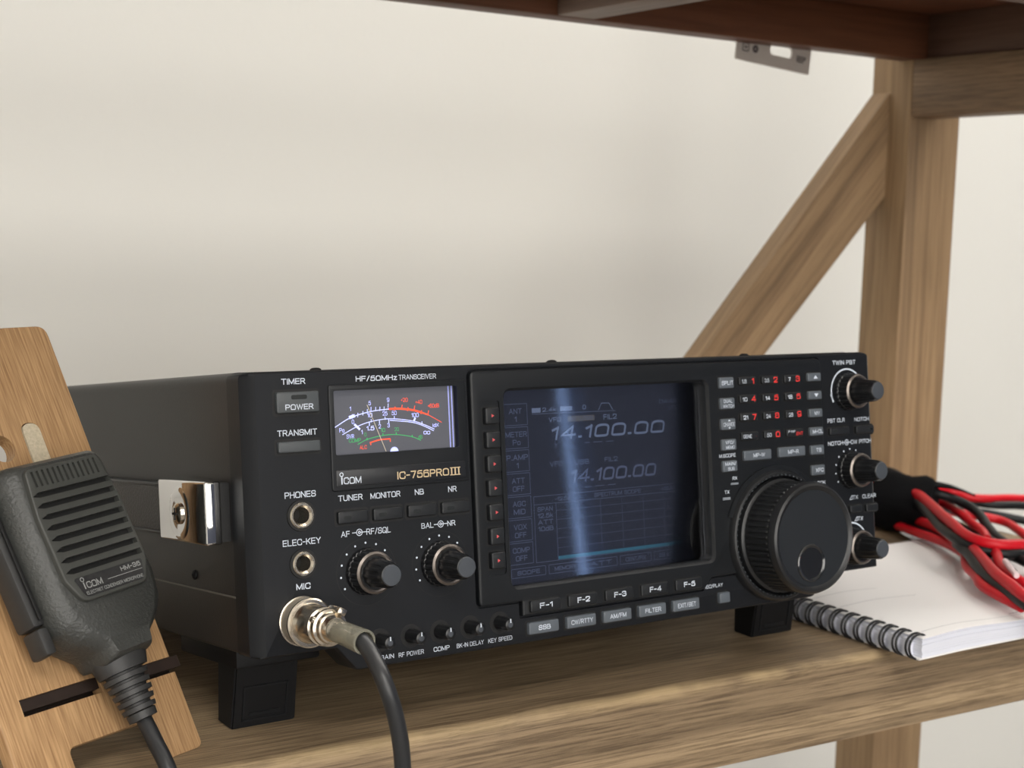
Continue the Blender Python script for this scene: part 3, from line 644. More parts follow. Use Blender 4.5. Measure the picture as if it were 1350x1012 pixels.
# --- printed panel legends
ink = bmesh.new(); dim = bmesh.new()
def leg(s, cx, cz, w, h=2.3, y=-0.06, b=None, bold=0.022): text(b or ink, s, cx-w/2, cx+w/2, cz-h/2, cz+h/2, y, bold)
LEG = []
for a in (('TIMER', 20.5, 104.0, 10.1, 2.3), ('TRANSMIT', 21.3, 84.4, 16.8, 2.4), ('PHONES', 21.4, 60.7, 13.2, 2.5), ('ELEC-KEY', 21.2, 42.6, 16.1, 2.5), ('MIC', 21.0, 25.6, 6.0, 2.4),
          ('HF/50MHz', 56.6, 104.0, 18.5, 2.1), ('TRANSCEIVER', 75.4, 104.0, 17.5, 2.1), ('TUNER', 42.8, 57.8, 10.8, 2.4), ('MONITOR', 58.4, 57.7, 13.6, 2.4), ('NB', 73.9, 57.7, 4.3, 2.4), ('NR', 89.5, 57.7, 4.1, 2.4),
          ('AF', 39.9, 43.8, 3.9, 2.4), ('RF/SQL', 54.6, 43.9, 11.0, 2.5), ('BAL', 77.0, 43.9, 5.8, 2.3), ('NR', 88.3, 43.9, 3.9, 2.3),
          ('MIC GAIN', 53.0, -6.2, 12.0, 1.8), ('RF POWER', 67.0, -6.3, 11.7, 1.9), ('COMP', 81.1, -6.3, 7.6, 1.9), ('BK-IN DELAY', 94.9, -6.3, 13.2, 1.9), ('KEY SPEED', 109.6, -6.3, 12.0, 1.9),
          ('REC/PLAY', 227.6, 2.6, 11.6, 1.7), ('TWIN PBT', 319.1, 102.9, 16.2, 2.1), ('PBT CLR', 311.9, 74.6, 12.0, 2.0), ('NOTCH', 329.8, 74.4, 10.3, 1.9),
          ('NOTCH', 310.8, 63.4, 10.4, 2.0), ('CW PITCH', 328.6, 63.4, 14.6, 2.0), ('CLEAR', 332.7, 35.9, 9.6, 2.0), ('RIT/', 316.4, 25.2, 5.2, 2.0), ('TX', 325.8, 25.2, 3.8, 2.0), ('TX', 322.9, 36.0, 3.8, 2.0)):
    ink = bmesh.new(); leg(*a, b=ink); flat('printed_legend', ink, M['ink'], panel)
for x, z in ((46.0, 43.9), (83.2, 43.9), (318.5, 63.4)):
    ink = bmesh.new()
    ring2(ink, x, z, 1.25, 0.3, -0.06); ring2(ink, x, z, 0.45, 0.35, -0.06, 12)
    stroke(ink, [(x-3.2, z), (x-1.3, z)], 0.3, -0.06); stroke(ink, [(x+0.6, z), (x+3.2, z)], 0.3, -0.06); flat('knob_symbol', ink, M['ink'], panel)
for x, z in ((319.0, 35.1), (321.9, 24.3)): ink = bmesh.new(); stroke(ink, [(x, z), (x+1.8, z), (x+1.6, z+1.9), (x, z)], 0.3, -0.06); flat('triangle_mark', ink, M['ink'], panel)
# dots round the knobs
for cx, cz, rr, a0, a1, k in ((48.5, 28.2, 11.4, -120, 120, 11), (82.2, 27.9, 11.4, -120, 120, 11), (320.4, 49.6, 10.4, -120, 120, 11)):
    ink = bmesh.new()
    for i in range(k):
        a = math.radians(90+a0+(a1-a0)*i/(k-1)); ring2(ink, cx+rr*math.cos(a), cz+rr*math.sin(a), 0.22, 0.4, -0.06, 8)
    flat('knob_scale', ink, M['ink'], panel)
ink = bmesh.new()
ring2(ink, 320.4, 88.6, 11.0, 0.75, -0.06, 40, math.radians(15), math.radians(200))
stroke(ink, [(309.0, 87.5), (310.6, 83.6)], 0.9, -0.06)
flat('knob_arc', ink, M['ink'], panel); ink = bmesh.new()
ring2(ink, 318.8, 12.2, 11.4, 0.75, -0.06, 40, math.radians(-10), math.radians(190))
bm = bmesh.new()
flat('knob_arc', ink, M['ink'], panel)
for cx, cz in ((48.5, 28.2), (82.2, 27.9)): bm = bmesh.new(); ring2(bm, cx, cz, 13.2, 0.25, -0.03, 60); flat('knob_outline', bm, M['gap'], panel)
bi = bmesh.new()
for a in (('M.SCOPE', 233.2, 243.4, 61.1, 62.8), ('RX', 240.7, 243.7, 50.4, 52.0), ('TX', 235.5, 238.5, 44.3, 45.9), ('LOCK', 293.8, 301.0, 44.2, 45.9)):
    bi = bmesh.new(); text(bi, *a, -1.66, 0.025); flat('printed_legend', bi, M['ink'], bez)
obj('indicator_lamp', bx(239.5, 244.1, -1.9, -1.5, 48.2, 49.1), M['inkdim'], bez); obj('indicator_lamp', bx(234.2, 238.8, -1.9, -1.5, 41.5, 42.7), M['inkdim'], bez)

# --- keys
gap = bmesh.new()
def key(name, cx, cz, w, h, y, out, m, txt=(), r=0.8, slot=None, bev=0.5, g=0.75):
    k = R(name, slab(bmesh.new(), rrect(cx-w/2, cx+w/2, cz-h/2, cz+h/2, r), y-out, y+0.3, bev=bev), m)
    obj('key_gap_shade', slab(bmesh.new(), rrect(cx-w/2-g, cx+w/2+g, cz-h/2-g*1.15, cz+h/2+g, r+0.5), y-0.07, y+0.4), M['gap'], k)  # black plate stands in for the shade in the gap round the key
    by = {}
    for s, dx, dz, tw, th, tm in txt: by.setdefault(tm, []).append((s, dx, dz, tw, th))
    for tm, L_ in by.items():
        b = bmesh.new()
        for s, dx, dz, tw, th in L_: text(b, s, cx+dx-tw/2, cx+dx+tw/2, cz+dz-th/2, cz+dz+th/2, y-out-0.05, 0.03)
        flat('lettering', b, M[tm], k)
    if slot:
        sx, sz, sw, sh_ = slot
        b = slab(bmesh.new(), rrect(cx+sx-sw/2, cx+sx+sw/2, cz+sz-sh_/2, cz+sz+sh_/2, sh_*0.45), y-out-0.06, y-out+0.1)
        obj('indicator_lamp', b, mat('dark_lamp', rgb(38, 40, 40), 0.25) if 'dark_lamp' not in bpy.data.materials else bpy.data.materials['dark_lamp'], k)
    return k
key('power_button', 21.3, 96.0, 17.8, 8.0, 0, 2.0, M['power_grey'], [('POWER', 0.4, -1.8, 11.8, 2.2, 'ink')], slot=(0.4, 1.9, 6.6, 1.7), r=0.9, g=1.0)
key('transmit_button', 21.2, 79.0, 17.6, 4.2, 0, 2.0, M['power_grey'], r=0.8, g=1.0)
for x in (42.9, 58.5, 74.2, 89.9): key('function_button', x, 50.3, 13.2, 4.8, 0, 1.8, M['key_dark'], slot=(-2.6, -0.2, 3.4, 1.5), g=0.9)
for i in range(7):
    z = 86.6-i*9.98
    k = key('menu_button', 108.5, z, 7.0, 7.0, -0.9, 2.6, M['key_dark'], r=1.0, g=0.6, bev=0.7)
    b = bmesh.new(); vs = [b.verts.new(p) for p in ((107.8, -3.56, z-0.75), (109.1, -3.56, z), (107.8, -3.56, z+0.75))]; b.faces.new(vs)
    flat('red_arrow', b, M['arrowred'], k)
for i, x in enumerate((131.4, 151.1, 171.0, 190.9, 210.7)):
    key('screen_key', x, 5.6, 15.4, 4.9, -1.6, 1.3, M['key_dark'], [('F-%d' % (i+1), 0.2, 0, 6.6, 2.3, 'ink')], g=0.6)
for s, x, w in (('SSB', 130.8, 6.2), ('CW/RTTY', 150.6, 11.6), ('AM/FM', 170.2, 9.0), ('FILTER', 189.9, 9.2), ('EXIT/SET', 209.6, 10.8)):
    key('mode_button', x, -3.7, 15.4, 5.1, 0, 1.9, M['key_grey'], [(s, 0.2, 0, w, 2.1, 'ink')], g=0.8)
key('record_button', 232.8, -3.2, 6.2, 4.8, 0, 2.0, M['key_grey'], g=0.8)
yb = -1.6
for s, z in ((('SPLIT',), 95.6), (('DUAL', 'WATCH'), 86.0), (('CHANGE',), 76.4), (('VFO/', 'MEMO'), 66.9), (('MAIN/', 'SUB'), 57.0)):
    tx_ = [(s[0], 0.4, 0, 7.2, 2.0, 'ink')] if len(s) == 1 else [(s[0], 0.2, 1.15, 1.35*len(s[0]), 1.6, 'ink'), (s[1], 0.4, -1.15, 1.35*len(s[1]), 1.6, 'ink')]
    k = key('function_key', 238.7, z, 8.8, 5.1, yb, 1.4, M['key_grey'], tx_)
    if s[0] == 'CHANGE':
        b = bmesh.new()
        for sg in (1, -1):
            vs = [b.verts.new(p) for p in ((238.3, yb-1.46, z+sg*1.4), (239.9, yb-1.46, z+sg*1.4), (239.1, yb-1.46, z+sg*2.2))]; b.faces.new(vs)
        flat('arrows', b, M['ink'], k)
num = [('1.8', '1'), ('3.5', '2'), ('7', '3'), ('10', '4'), ('14', '5'), ('18', '6'), ('21', '7'), ('24', '8'), ('28', '9'), ('GENE', '.'), ('50', '0'), ('F-INP', 'ENT')]
for i, (a, b) in enumerate(num):
    cx = (251.9, 266.4, 281.0)[i % 3]; cz = (96.0, 87.6, 79.1, 70.2)[i//3]
    if b == 'ENT': tx_ = [(a, -2.2, 0.7, 4.6, 1.2, 'ink'), (b, 2.9, -0.4, 4.4, 1.7, 'inkred')]
    elif b == '.': tx_ = [(a, -1.6, 0, 5.4, 1.8, 'ink'), (b, 3.6, 0, 0.7, 0.7, 'inkred')]
    else: tx_ = [(a, -2.3, -0.1, 1.25*len(a.replace('.', ''))+0.4, 1.9, 'ink'), (b, 3.2, 0, 2.8 if b != '1' else 1.4, 2.7, 'inkred')]
    key('number_key', cx, cz, 10.8, 3.7, yb, 1.3, M['key_dark'], tx_, g=0.6)
key('memory_key', 256.3, 61.1, 17.4, 4.7, yb, 1.4, M['key_grey'], [('MP-W', 0.6, 0, 7.4, 1.9, 'ink')])
key('memory_key', 278.5, 61.3, 17.4, 4.7, yb, 1.4, M['key_grey'], [('MP-R', 0.6, 0, 7.0, 1.9, 'ink')])
for s, z, h in (('up', 96.4, 4.0), ('down', 87.6, 4.0), ('MW', 79.0, 4.0), ('M-CL', 70.1, 4.0), ('TS', 61.1, 4.6), ('XFC', 51.4, 4.8)):
    tx_ = [] if s in ('up', 'down') else [(s, 0.6, 0, 1.75*len(s), 1.9, 'ink')]
    k = key('function_key', 295.5, z, 8.8, h, yb, 1.4, M['key_grey'], tx_)
    if not tx_:
        b = bmesh.new(); sg = 1 if s == 'up' else -1
        b.faces.new([b.verts.new(p) for p in ((294.6, yb-1.46, z-sg*0.8), (297.4, yb-1.46, z-sg*0.8), (296.0, yb-1.46, z+sg*0.9))]); flat('arrow', b, M['ink'], k)
key('clear_button', 312.6, 69.4, 13.4, 3.7, 0, 1.6, M['key_dark'], slot=(-3.2, 0, 2.6, 1.2)); key('notch_button', 330.6, 69.2, 12.6, 3.7, 0, 1.6, M['key_dark'], slot=(4.4, 0, 2.0, 1.2))
key('tuning_offset_button', 310.6, 30.6, 8.4, 3.6, 0, 1.6, M['key_dark']); key('tuning_offset_button', 321.9, 30.4, 8.4, 3.6, 0, 1.6, M['key_dark']); key('tuning_offset_button', 333.2, 30.1, 8.4, 3.6, 0, 1.6, M['key_dark'])

# --- knobs
def dual_knob(cx, cz, ang=None):
    k = R('control_knob', lathe(bmesh.new(), [(0, 9.2), (0.6, 9.3, .04), (2.2, 9.2, .04), (2.4, 8.9, .045), (6.9, 8.5, .045), (7.4, 8.3), (7.4, 6)], cx, cz, 120, 5), M['knob'], 30)
    obj('metal_ring', lathe(bmesh.new(), [(7.0, 8.35), (7.6, 8.25), (8.2, 7.4), (8.0, 6.6), (7.2, 6.4)], cx, cz, 64), M['ringmetal'], k)
    ik = obj('inner_knob', lathe(bmesh.new(), [(6.5, 5.9), (8.2, 5.8, .07), (17.2, 5.2, .07), (18.6, 5.0, .07), (20.0, 4.3), (20.2, 3.9)], cx, cz, 72, 6), M['knob'], k, smooth=30)
    obj('knob_cap', lathe(bmesh.new(), [(20.1, 4.1), (20.35, 3.9), (20.45, 0.3)], cx, cz, 40), M['knobcap'], k)
    return k
for c in ((48.5, 28.4), (82.3, 28.0), (320.4, 88.5), (320.4, 49.7), (318.9, 12.0)): dual_knob(*c)
for x in (53.0, 67.1, 80.6, 94.9, 109.4):
    R('knob_well', lathe(bmesh.new(), [(-0.2, 4.9), (0.08, 4.7)], x, 0.6, 40), M['gap'])
    k = R('small_knob', lathe(bmesh.new(), [(0, 2.9), (3, 2.9, .08), (7.6, 2.7, .08), (8.5, 2.3), (8.6, 2.1)], x, 0.6, 48, 6), M['knob'], 30)
    obj('knob_cap', lathe(bmesh.new(), [(8.55, 2.2), (8.65, 0.2)], x, 0.6, 24), M['knobcap'], k)
    b = bx(x-0.22, x+0.22, -8.85, -8.5, 1.4, 3.0); obj('pointer', b, M['ink'], k)

# --- main dial
DX, DZ = 267.8, 22.4
ringb = lathe(bmesh.new(), [(-0.5, 31.2), (3.2, 30.8), (4.6, 30.0), (4.9, 29.0), (4.3, 28.2), (1.2, 27.6), (1.0, 20)], DX, DZ, 120)
rg = R('dial_ring', ringb, M['dial'])
b = bmesh.new(); tube(b, [(DX+27.2*math.cos(a), -1.6, DZ+27.2*math.sin(a)) for a in [2*PI*i/60 for i in range(61)]], 0.5, 6, raw=True); obj('ring_trough', b, M['gloss'], rg)
b = bmesh.new()
for i in range(70):
    a = 2*PI*i/70; box(b, DX+28.6*math.cos(a)-0.18, DX+28.6*math.cos(a)+0.18, -5.0, -4.6, DZ+28.6*math.sin(a)-0.18, DZ+28.6*math.sin(a)+0.18)
obj('index_dots', b, M['inkdim'], rg, smooth=None, clean=False)
dprof = [(1, 24), (3.4, 27.0), (5.6, 26.8), (6.0, 26.2), (6.3, 25.4), (7.6, 25.3), (8.0, 26.0, .022), (20.5, 25.6, .022), (21.0, 25.2), (22.0, 25.9), (23.6, 26.0), (25.6, 25.2), (26.2, 24.2), (25.6, 22.6), (25.2, 22.2), (25.2, 0.5)]
dial = R('tuning_dial', lathe(bmesh.new(), dprof, DX, DZ, 360, 6), M['dial'], 22)
obj('dial_face', lathe(bmesh.new(), [(24.9, 22.3), (25.3, 22.1), (25.35, 0.4)], DX, DZ, 96), M['dialface'], dial)
HX, HZ = DX-2.6, DZ-11.2
cutc = lathe(bmesh.new(), [(30, 7.4), (14, 7.4)], HX, HZ, 48); cut(dial, cutc)
fc = [c for c in dial.children if c.name.startswith('dial_face')][0]
cut(fc, lathe(bmesh.new(), [(30, 7.5), (14, 7.5)], HX, HZ, 48))
bowl = [(25.5, 8.0), (25.9, 7.7), (25.7, 7.2)]+[(25.2-5.2*math.sin(t), 7.0*math.cos(t)+0.05) for t in [PI/2*i/9 for i in range(10)]]
obj('finger_dimple', lathe(bmesh.new(), bowl, HX, HZ, 48), M['gloss'], dial)
obj('dimple_rim', lathe(bmesh.new(), [(25.3, 8.9), (25.8, 8.7), (26.1, 8.2), (25.9, 7.6), (25.3, 7.4)], HX, HZ, 48), M['gloss'], dial)
obj('dimple_nub', lathe(bmesh.new(), [(19.8, 2.0), (21.0, 1.8), (21.6, 1.2), (21.8, 0.3)], HX, HZ, 24), M['gloss'], dial)
# raised skirt of panel above the dial, and lower right shoulder
b = bmesh.new()
for i in range(41):
    pass
b = slab(bmesh.new(), [(DX+33.2*math.cos(math.radians(a)), DZ+33.2*math.sin(math.radians(a))) for a in range(20, 161, 4)]+[(DX+30*math.cos(math.radians(a)), DZ+30*math.sin(math.radians(a))) for a in range(160, 19, -4)], -2.6, 0, bev=0)
R('dial_collar', b, M['bezel'])

# --- jacks
for z, ro in ((52.6, 5.1), (34.2, 4.8)):
    x = 21.3
    j = R('jack', lathe(bmesh.new(), [(0, ro-0.1), (1.0, ro-0.1), (1.5, ro-0.5), (1.5, ro-1.1), (0.6, ro-1.9), (-8, ro-1.9)], x, z, 48, close=False), M['nickel'])
    obj('jack_rim', lathe(bmesh.new(), [(-0.1, ro+1.0), (0.5, ro+0.8), (0.5, ro-0.15)], x, z, 48, close=False), M['gap'], j)
    obj('jack_hole', lathe(bmesh.new(), [(-7.8, ro-1.95), (-7.9, 0.1)], x, z, 24), M['gap'], j)

# --- cabinet
cab = bmesh.new()
oc = rpoly([(0.3, 0.4), (339.7, 0.4), (339.7, H+0.5), (0.3, H+0.5)], [1.5, 1.5, 4.5, 4.5], 6)
slab(cab, oc, 15.8, 285)
cabinet = R('cabinet', cab, M['cabinet'])
b = bmesh.new(); box(b, -0.25, 0.5, 15.9, 285, 21.8, 22.4); obj('cover_seam', b, mat('seam_light', rgb(92, 88, 82), 0.4), cabinet)
def screw(x, y, z, ax, r=2.2, m=None):
    b = bmesh.new()
    prof = [(0, r), (0.6, r*0.95), (1.1, r*0.6), (1.2, 0.6), (0.4, 0.5)]
    lathe(b, prof, 0, 0, 24)
    if ax == 'z': T = Matrix.Translation((x, y, z)) @ Matrix.Rotation(-PI/2, 4, 'X')
    else: T = Matrix.Translation((x, y, z)) @ Matrix.Rotation(-PI/2, 4, 'Z')
    bmesh.ops.transform(b, matrix=T, verts=b.verts)
    return R('screw', b, m or M['rubber'])
screw(0.2, 57, 27.6, 'x', 2.0)
for x in (42, 159, 275): screw(x, 24, H+0.4, 'z', 2.4)
b = bmesh.new()
for x in (40, 170, 300): pass
# carrying strap and its chrome end caps
stp = slab(bmesh.new(), rrect(-4.4, -0.6, 43.8, 64.4, 1.2), 62, 232)
hs = R('carrying_strap', stp, M['leather'])
b = bmesh.new(); box(b, -4.9, -0.5, 64, 230, 63.3, 64.8, bev=0.4); box(b, -4.9, -0.5, 64, 230, 43.2, 44.6, bev=0.4); obj('strap_piping', b, M['cord'], hs)
for y0, y1 in ((17.5, 67), (228, 277)):
    c = R('strap_bracket', bx(-10.2, -3.4, y0, y1, 42.6, 67.2, bev=1.1, seg=3), M['chrome'])
    obj('bracket_base', bx(-3.6, 0.4, y0+1, y1-1, 43.6, 66.2), M['gap'], c)
    # shallow round dish with screw
    ym = (y0+y1)/2+2
    b = bmesh.new(); lathe(b, [(0.02, 10.6), (0.30, 10.2), (0.42, 8.5), (0.36, 6.5), (0.12, 4.4)], 0, 0, 48)
    bmesh.ops.transform(b, matrix=Matrix.Translation((-10.2, ym, 54)) @ Matrix.Rotation(-PI/2, 4, 'Z'), verts=b.verts); obj('dish', b, M['chrome'], c)
    b = bmesh.new(); lathe(b, [(0.0, 4.3), (0.9, 4.2), (1.7, 3.2), (1.9, 1.3), (1.0, 1.0), (1.0, 0.1)], 0, 0, 32)
    bmesh.ops.transform(b, matrix=Matrix.Translation((-10.3, ym, 54)) @ Matrix.Rotation(-PI/2, 4, 'Z'), verts=b.verts); so = obj('bracket_screw', b, M['nickel'], c)
    b = bmesh.new(); box(b, -12.4, -11.8, ym-2.4, ym+2.4, 53.6, 54.4); box(b, -12.4, -11.8, ym-0.4, ym+0.4, 51.6, 56.4); obj('cross_slot', b, M['gap'], c)
# feet
for x0, x1 in ((11.0, 41.0), (299.0, 329.0)):
    f = R('front_foot', bx(x0-3.5, x1+3.5, 36, 96, -9.4, 0.6, bev=1.2), M['rubber'])
    b = bmesh.new()
    loft(b, [[(x0+1, 47, -8.5), (x1-1, 47, -8.5), (x1-1, 66, -8.5), (x0+1, 66, -8.5)],
             [(x0+0.6, 54.3, -37.4), (x1-0.6, 54.3, -37.4), (x1-0.6, 68.0, -35.6), (x0+0.6, 68.0, -35.6)]])
    bmesh.ops.bevel(b, geom=b.edges[:], offset=0.8, segments=2, affect='EDGES')
    lg = obj('flip_leg', b, M['rubber'], f)
    def fp(z): return 47+(54.3-47)*(-8.5-z)/28.9
    b = bmesh.new()
    for za, zb_, xa, xb in ((-19.5, -20.3, x0+5, x1-5), (-33.6, -34.4, x0+5, x1-5), (-19.5, -34.4, x0+5, x0+5.8), (-19.5, -34.4, x1-5.8, x1-5), (-31.0, -32.3, x0+8, x1-8)):
        v = [(xa, fp(za)-0.5, za), (xb, fp(za)-0.5, za), (xb, fp(zb_)-0.5, zb_), (xa, fp(zb_)-0.5, zb_)]
        loft(b, [v, [(p[0], p[1]+0.8, p[2]) for p in v]])
    obj('leg_frame', b, M['bezel'], lg)
for x in (30, 310):
    b = bmesh.new(); tube(b, [(x, 252, 0.5), (x, 252, -9.9)], 8, 24, raw=True); R('rear_foot', b, M['rubber'])

# ================================================================== STAND
az, be = math.radians(65), math.radians(30)
u = Vector((math.sin(az), math.cos(az), 0)); w_ = math.cos(be)*Vector((0, 0, 1))+math.sin(be)*Vector((-math.cos(az), math.sin(az), 0)); nn = u.cross(w_)
G = Vector((-6.1, 37.4, 0))
def frame(o, a, b, c): return Matrix(((a.x, b.x, c.x, o.x*S), (a.y, b.y, c.y, o.y*S), (a.z, b.z, c.z, o.z*S), (0, 0, 0, 1)))
stand = thing('bamboo_stand', 'bamboo phone stand leaning back at the left of the radio, cut with slots', 'stand', frame(G, u, w_, nn))
bo = rpoly([(0, 0.2), (0, 186), (-84, 186), (-84, 0.2), (-60, 0.2), (-60, 16.8), (-18, 16.8), (-18, 0.2)], [3, 5, 5, 3, 2, 3, 3, 2], 5)
b = prism(bmesh.new(), bo, -6, 0, bev=0.5)
board = obj('board', b, M['bamboo'], stand, smooth=30)
cb = bmesh.new()
prism(cb, [(-73.3, 32.6), (-36.6, 32.6), (-36.6, 39.0), (-73.3, 39.0)], -10, 4)
prism(cb, [(-21, 31.6), (6, 31.6), (6, 38.0), (-21, 38.0)], -10, 4)
prism(cb, rpoly([(-30.5, 108), (-21.5, 108), (-21.5, 144), (-30.5, 144)], 4.4), -10, 4)
prism(cb, [(-42+5.6*math.cos(a), 134.5+5.6*math.sin(a)) for a in [2*PI*i/32 for i in range(32)]], -10, 4)
cut(board, cb)
# slotted ledge board whose dark brown bars show in the slots
b = bmesh.new()
prism(b, [(-72.9, 34.6), (-37.0, 34.6), (-37.0, 38.9), (-72.9, 38.9)], -7, -1.2)
prism(b, [(-20.6, 33.4), (4.6, 33.4), (4.6, 37.9), (-20.6, 37.9)], -7, -1.0)
prism(b, [(-80, 32), (3, 32), (3, 39.5), (-80, 39.5)], -24, -6.6)
obj('ledge_board', b, M['ledge_dark'], stand)
# prop at the back
def prop(b, a0, a1):
    pts = [(28, -6.1), (128, -6.1), (70, -104), (60.1, -104)]
    loft(b, [[(a0, p[0], p[1]) for p in pts], [(a1, p[0], p[1]) for p in pts]])
b = bmesh.new(); prop(b, -15, -9); prop(b, -75, -69); obj('prop_leg', b, M['bamboo'], stand)

# ================================================================== MICROPHONE
th = math.radians(3.8)
ax_ = math.cos(th)*u+math.sin(th)*w_; ay_ = -math.sin(th)*u+math.cos(th)*w_
OM = G-36.3*u+40*w_
MM = frame(OM, ax_, ay_, nn)
mic = thing('hand_microphone', 'dark grey hand microphone with slotted grille on the bamboo stand', 'microphone', MM)
half = [(11.0, 0), (12.5, 5), (20, 10.5), (25.5, 17), (27.6, 27), (27.4, 54), (25.4, 81.5)]
mo = half+[(-p[0], p[1]) for p in half[::-1]]
mo = rpoly(mo, [2, 4, 6, 6, 6, 6, 6, 6, 6, 6, 6, 6, 4, 2], 5)
def sq(poly, k, kt):   # pull the outline in by k, the cord end by less
    return [(x*(1-k/27.6), 42+(y-42)*(1-k/(95.0 if y > 42 else 30.0+90*max(0, (20-y)/20)))) for x, y in poly]
lev = [(2.5, 4.0), (4.0, 1.8), (8.0, 0.3), (13, 0.0), (18.5, 0.2), (21.5, 1.6), (23.5, 3.4), (25.0, 5.6), (25.7, 6.8)]
loops = [[(p[0], max(p[1], 0.5) if k > 1 else p[1], c) for p in sq(mo, k, 0)] for c, k in lev]
body = obj('body', loft(bmesh.new(), loops), M['mic'], mic, smooth=40)
# face plate
fpo = rpoly([(-17.6, 77.2), (17.8, 77.2), (20.4, 58), (20.2, 33), (15.6, 23.6), (-15.6, 23.6), (-20.2, 33), (-20.4, 58)], [3, 3, 3, 4, 5, 5, 4, 3], 5)
b = prism(bmesh.new(), fpo, 24.0, 28.0, bev=0.7)
face = obj('face_plate', b, M['micface'], mic, smooth=30)
cb = bmesh.new()
for k in range(8):
    y = 66.6-4.4*k
    hw = 18.9-0.0*k
    prism(cb, [(-hw, y-0.3), (-hw+3.2, y-1.15), (hw, y-1.15), (hw, y+1.0), (-hw+3.2, y+1.0)], 25.6, 29)
for k in range(13):
    x = -15.6+2.5*k
    prism(cb, [(x, 69.6), (x+1.1, 69.6), (x+1.1, 75.8), (x, 75.8)], 26.9, 29)
cut(face, cb)
b = bmesh.new()
for k in range(8):
    y = 66.6-4.4*k; box(b, -18.6, 18.7, y-1.1, y+0.95, 25.55, 25.75)
for k in range(13): box(b, -15.6+2.5*k, -14.6+2.5*k, 69.7, 75.7, 26.85, 26.95)
obj('grille_slot_shade', b, M['micdark'], mic, smooth=None)  # black strips paint the shade inside the grille slots
lb = obj('logo_plate', prism(bmesh.new(), rpoly([(-16.8, 32.8), (17.2, 32.8), (14.6, 24.9), (-14.2, 24.9)], [1, 1, 3, 3]), 27.6, 28.15), mat('worn_logo_plate', rgb(40, 40, 41), 0.4, var=0.5, vscale=500), mic)
def rot_text(*args):
    b = bmesh.new()
    for s, x0, x1, z0, z1, bold in args: text(b, s, x0, x1, z0, z1, 0, bold)
    return b
b = rot_text(('I', -13.6, -13.0, 28.0, 30.6, 0.05), ('COM', -12.3, -4.6, 28.0, 30.6, 0.03), ('HM-36', 5.5, 15.5, 30.2, 32.0, 0.03), ('ELECTRET CONDENSER MICROPHONE', -13.6, 14.6, 25.7, 27.0, 0.0))
ring2(b, -13.3, 31.7, 0.75, 0.3, 0); stroke(b, [(-2, 29.0), (15.5, 29.0)], 0.2, 0)
for v in b.verts: v.co = (v.co.x, v.co.z, 28.22)
flat('microphone_lettering', b, M['ringmetal'] if False else mat('worn_print', rgb(150, 152, 150), 0.5), lb)
# push-to-talk bar on the left
b = slab(bmesh.new(), [(8, 0), (18, 0), (18, 0.1), (8, 0.1)], 0, 1); b.free()
b = bmesh.new(); box(b, -32.4, -26.6, 22, 74, 6.5, 17.5, bev=1.8); obj('talk_bar', b, M['boot'], mic)
b = bmesh.new(); box(b, -31.6, -26.6, 11, 21.5, 7.5, 17.5, bev=1.4); obj('talk_bar_end', b, M['boot'], mic)
b = bmesh.new(); box(b, -30.0, -28.4, 24, 72, 18.0, 19.0, bev=0.3); obj('talk_bar_edge', b, M['gap'], mic)
# metal hanger on the back, sliding in the slot of the stand
b = bmesh.new()
prism(b, rpoly([(-30.1, 96), (-21.9, 96), (-21.9, 143.5), (-30.1, 143.5)], 4.0), -1.6, 0.5)
box(b, -30.0, -22.0, 98, 114, 0.4, 4.5)
bmesh.ops.transform(b, matrix=Matrix.Translation(G) @ frame(Vector((0, 0, 0)), u, w_, nn), verts=b.verts)
obj('metal_hanger', b, M['tab'], mic, world=True)
# boot
bprof = [(3.5, 11.6), (0, 11.4), (-4.2, 10.0)]
y = -4.4; r = 9.2
for k in range(5):
    bprof += [(y, r-1.6), (y-0.9, r-1.7), (y-1.1, r-0.1), (y-2.9, r-0.4), (y-3.05, r-1.8)]
    y -= 3.15; r -= 0.62
bprof += [(y-0.3, r-0.4), (y-3.0, r-0.6), (y-3.3, 3.2)]
loops = []
for yy, rr in bprof:
    fl = 0.82+0.18*min(1, max(0, -yy/18))
    loops.append([(rr*math.cos(2*PI*i/40), yy, 13.6+rr*fl*math.sin(2*PI*i/40)) for i in range(40)])
obj('strain_relief', loft(bmesh.new(), loops), M['boot'], mic, smooth=30)
bend = MM @ Vector((0, (y-2.5)*S, 13.6*S)); bend /= S
pw = (RM @ Vector((20.0*S, -47*S, 10.9*S)))/S
pw0 = (RM @ Vector((19.9*S, -42*S, 11.4*S)))/S
bst = MM @ Vector((0, (y+3)*S, 13.6*S)); bst /= S
b = bmesh.new()
tube(b, [tuple(bst), tuple(bend), (-34.6, 12.5, 15.4), (-32.2, 1, 5), (-29, -9, -16), (-20, -24, -60), (2, -45, -92), (24, -58, -70), (31.5, -61, -12), (30.6, -61, 18), (27.6, -61.5, 35), (23.6, -59.5, 49), tuple(pw+Vector((1.2, -5.5, -3.6))), tuple(pw), tuple(pw0)], 3.05, 16, 10)
obj('cord', b, M['cord'], mic, world=True)
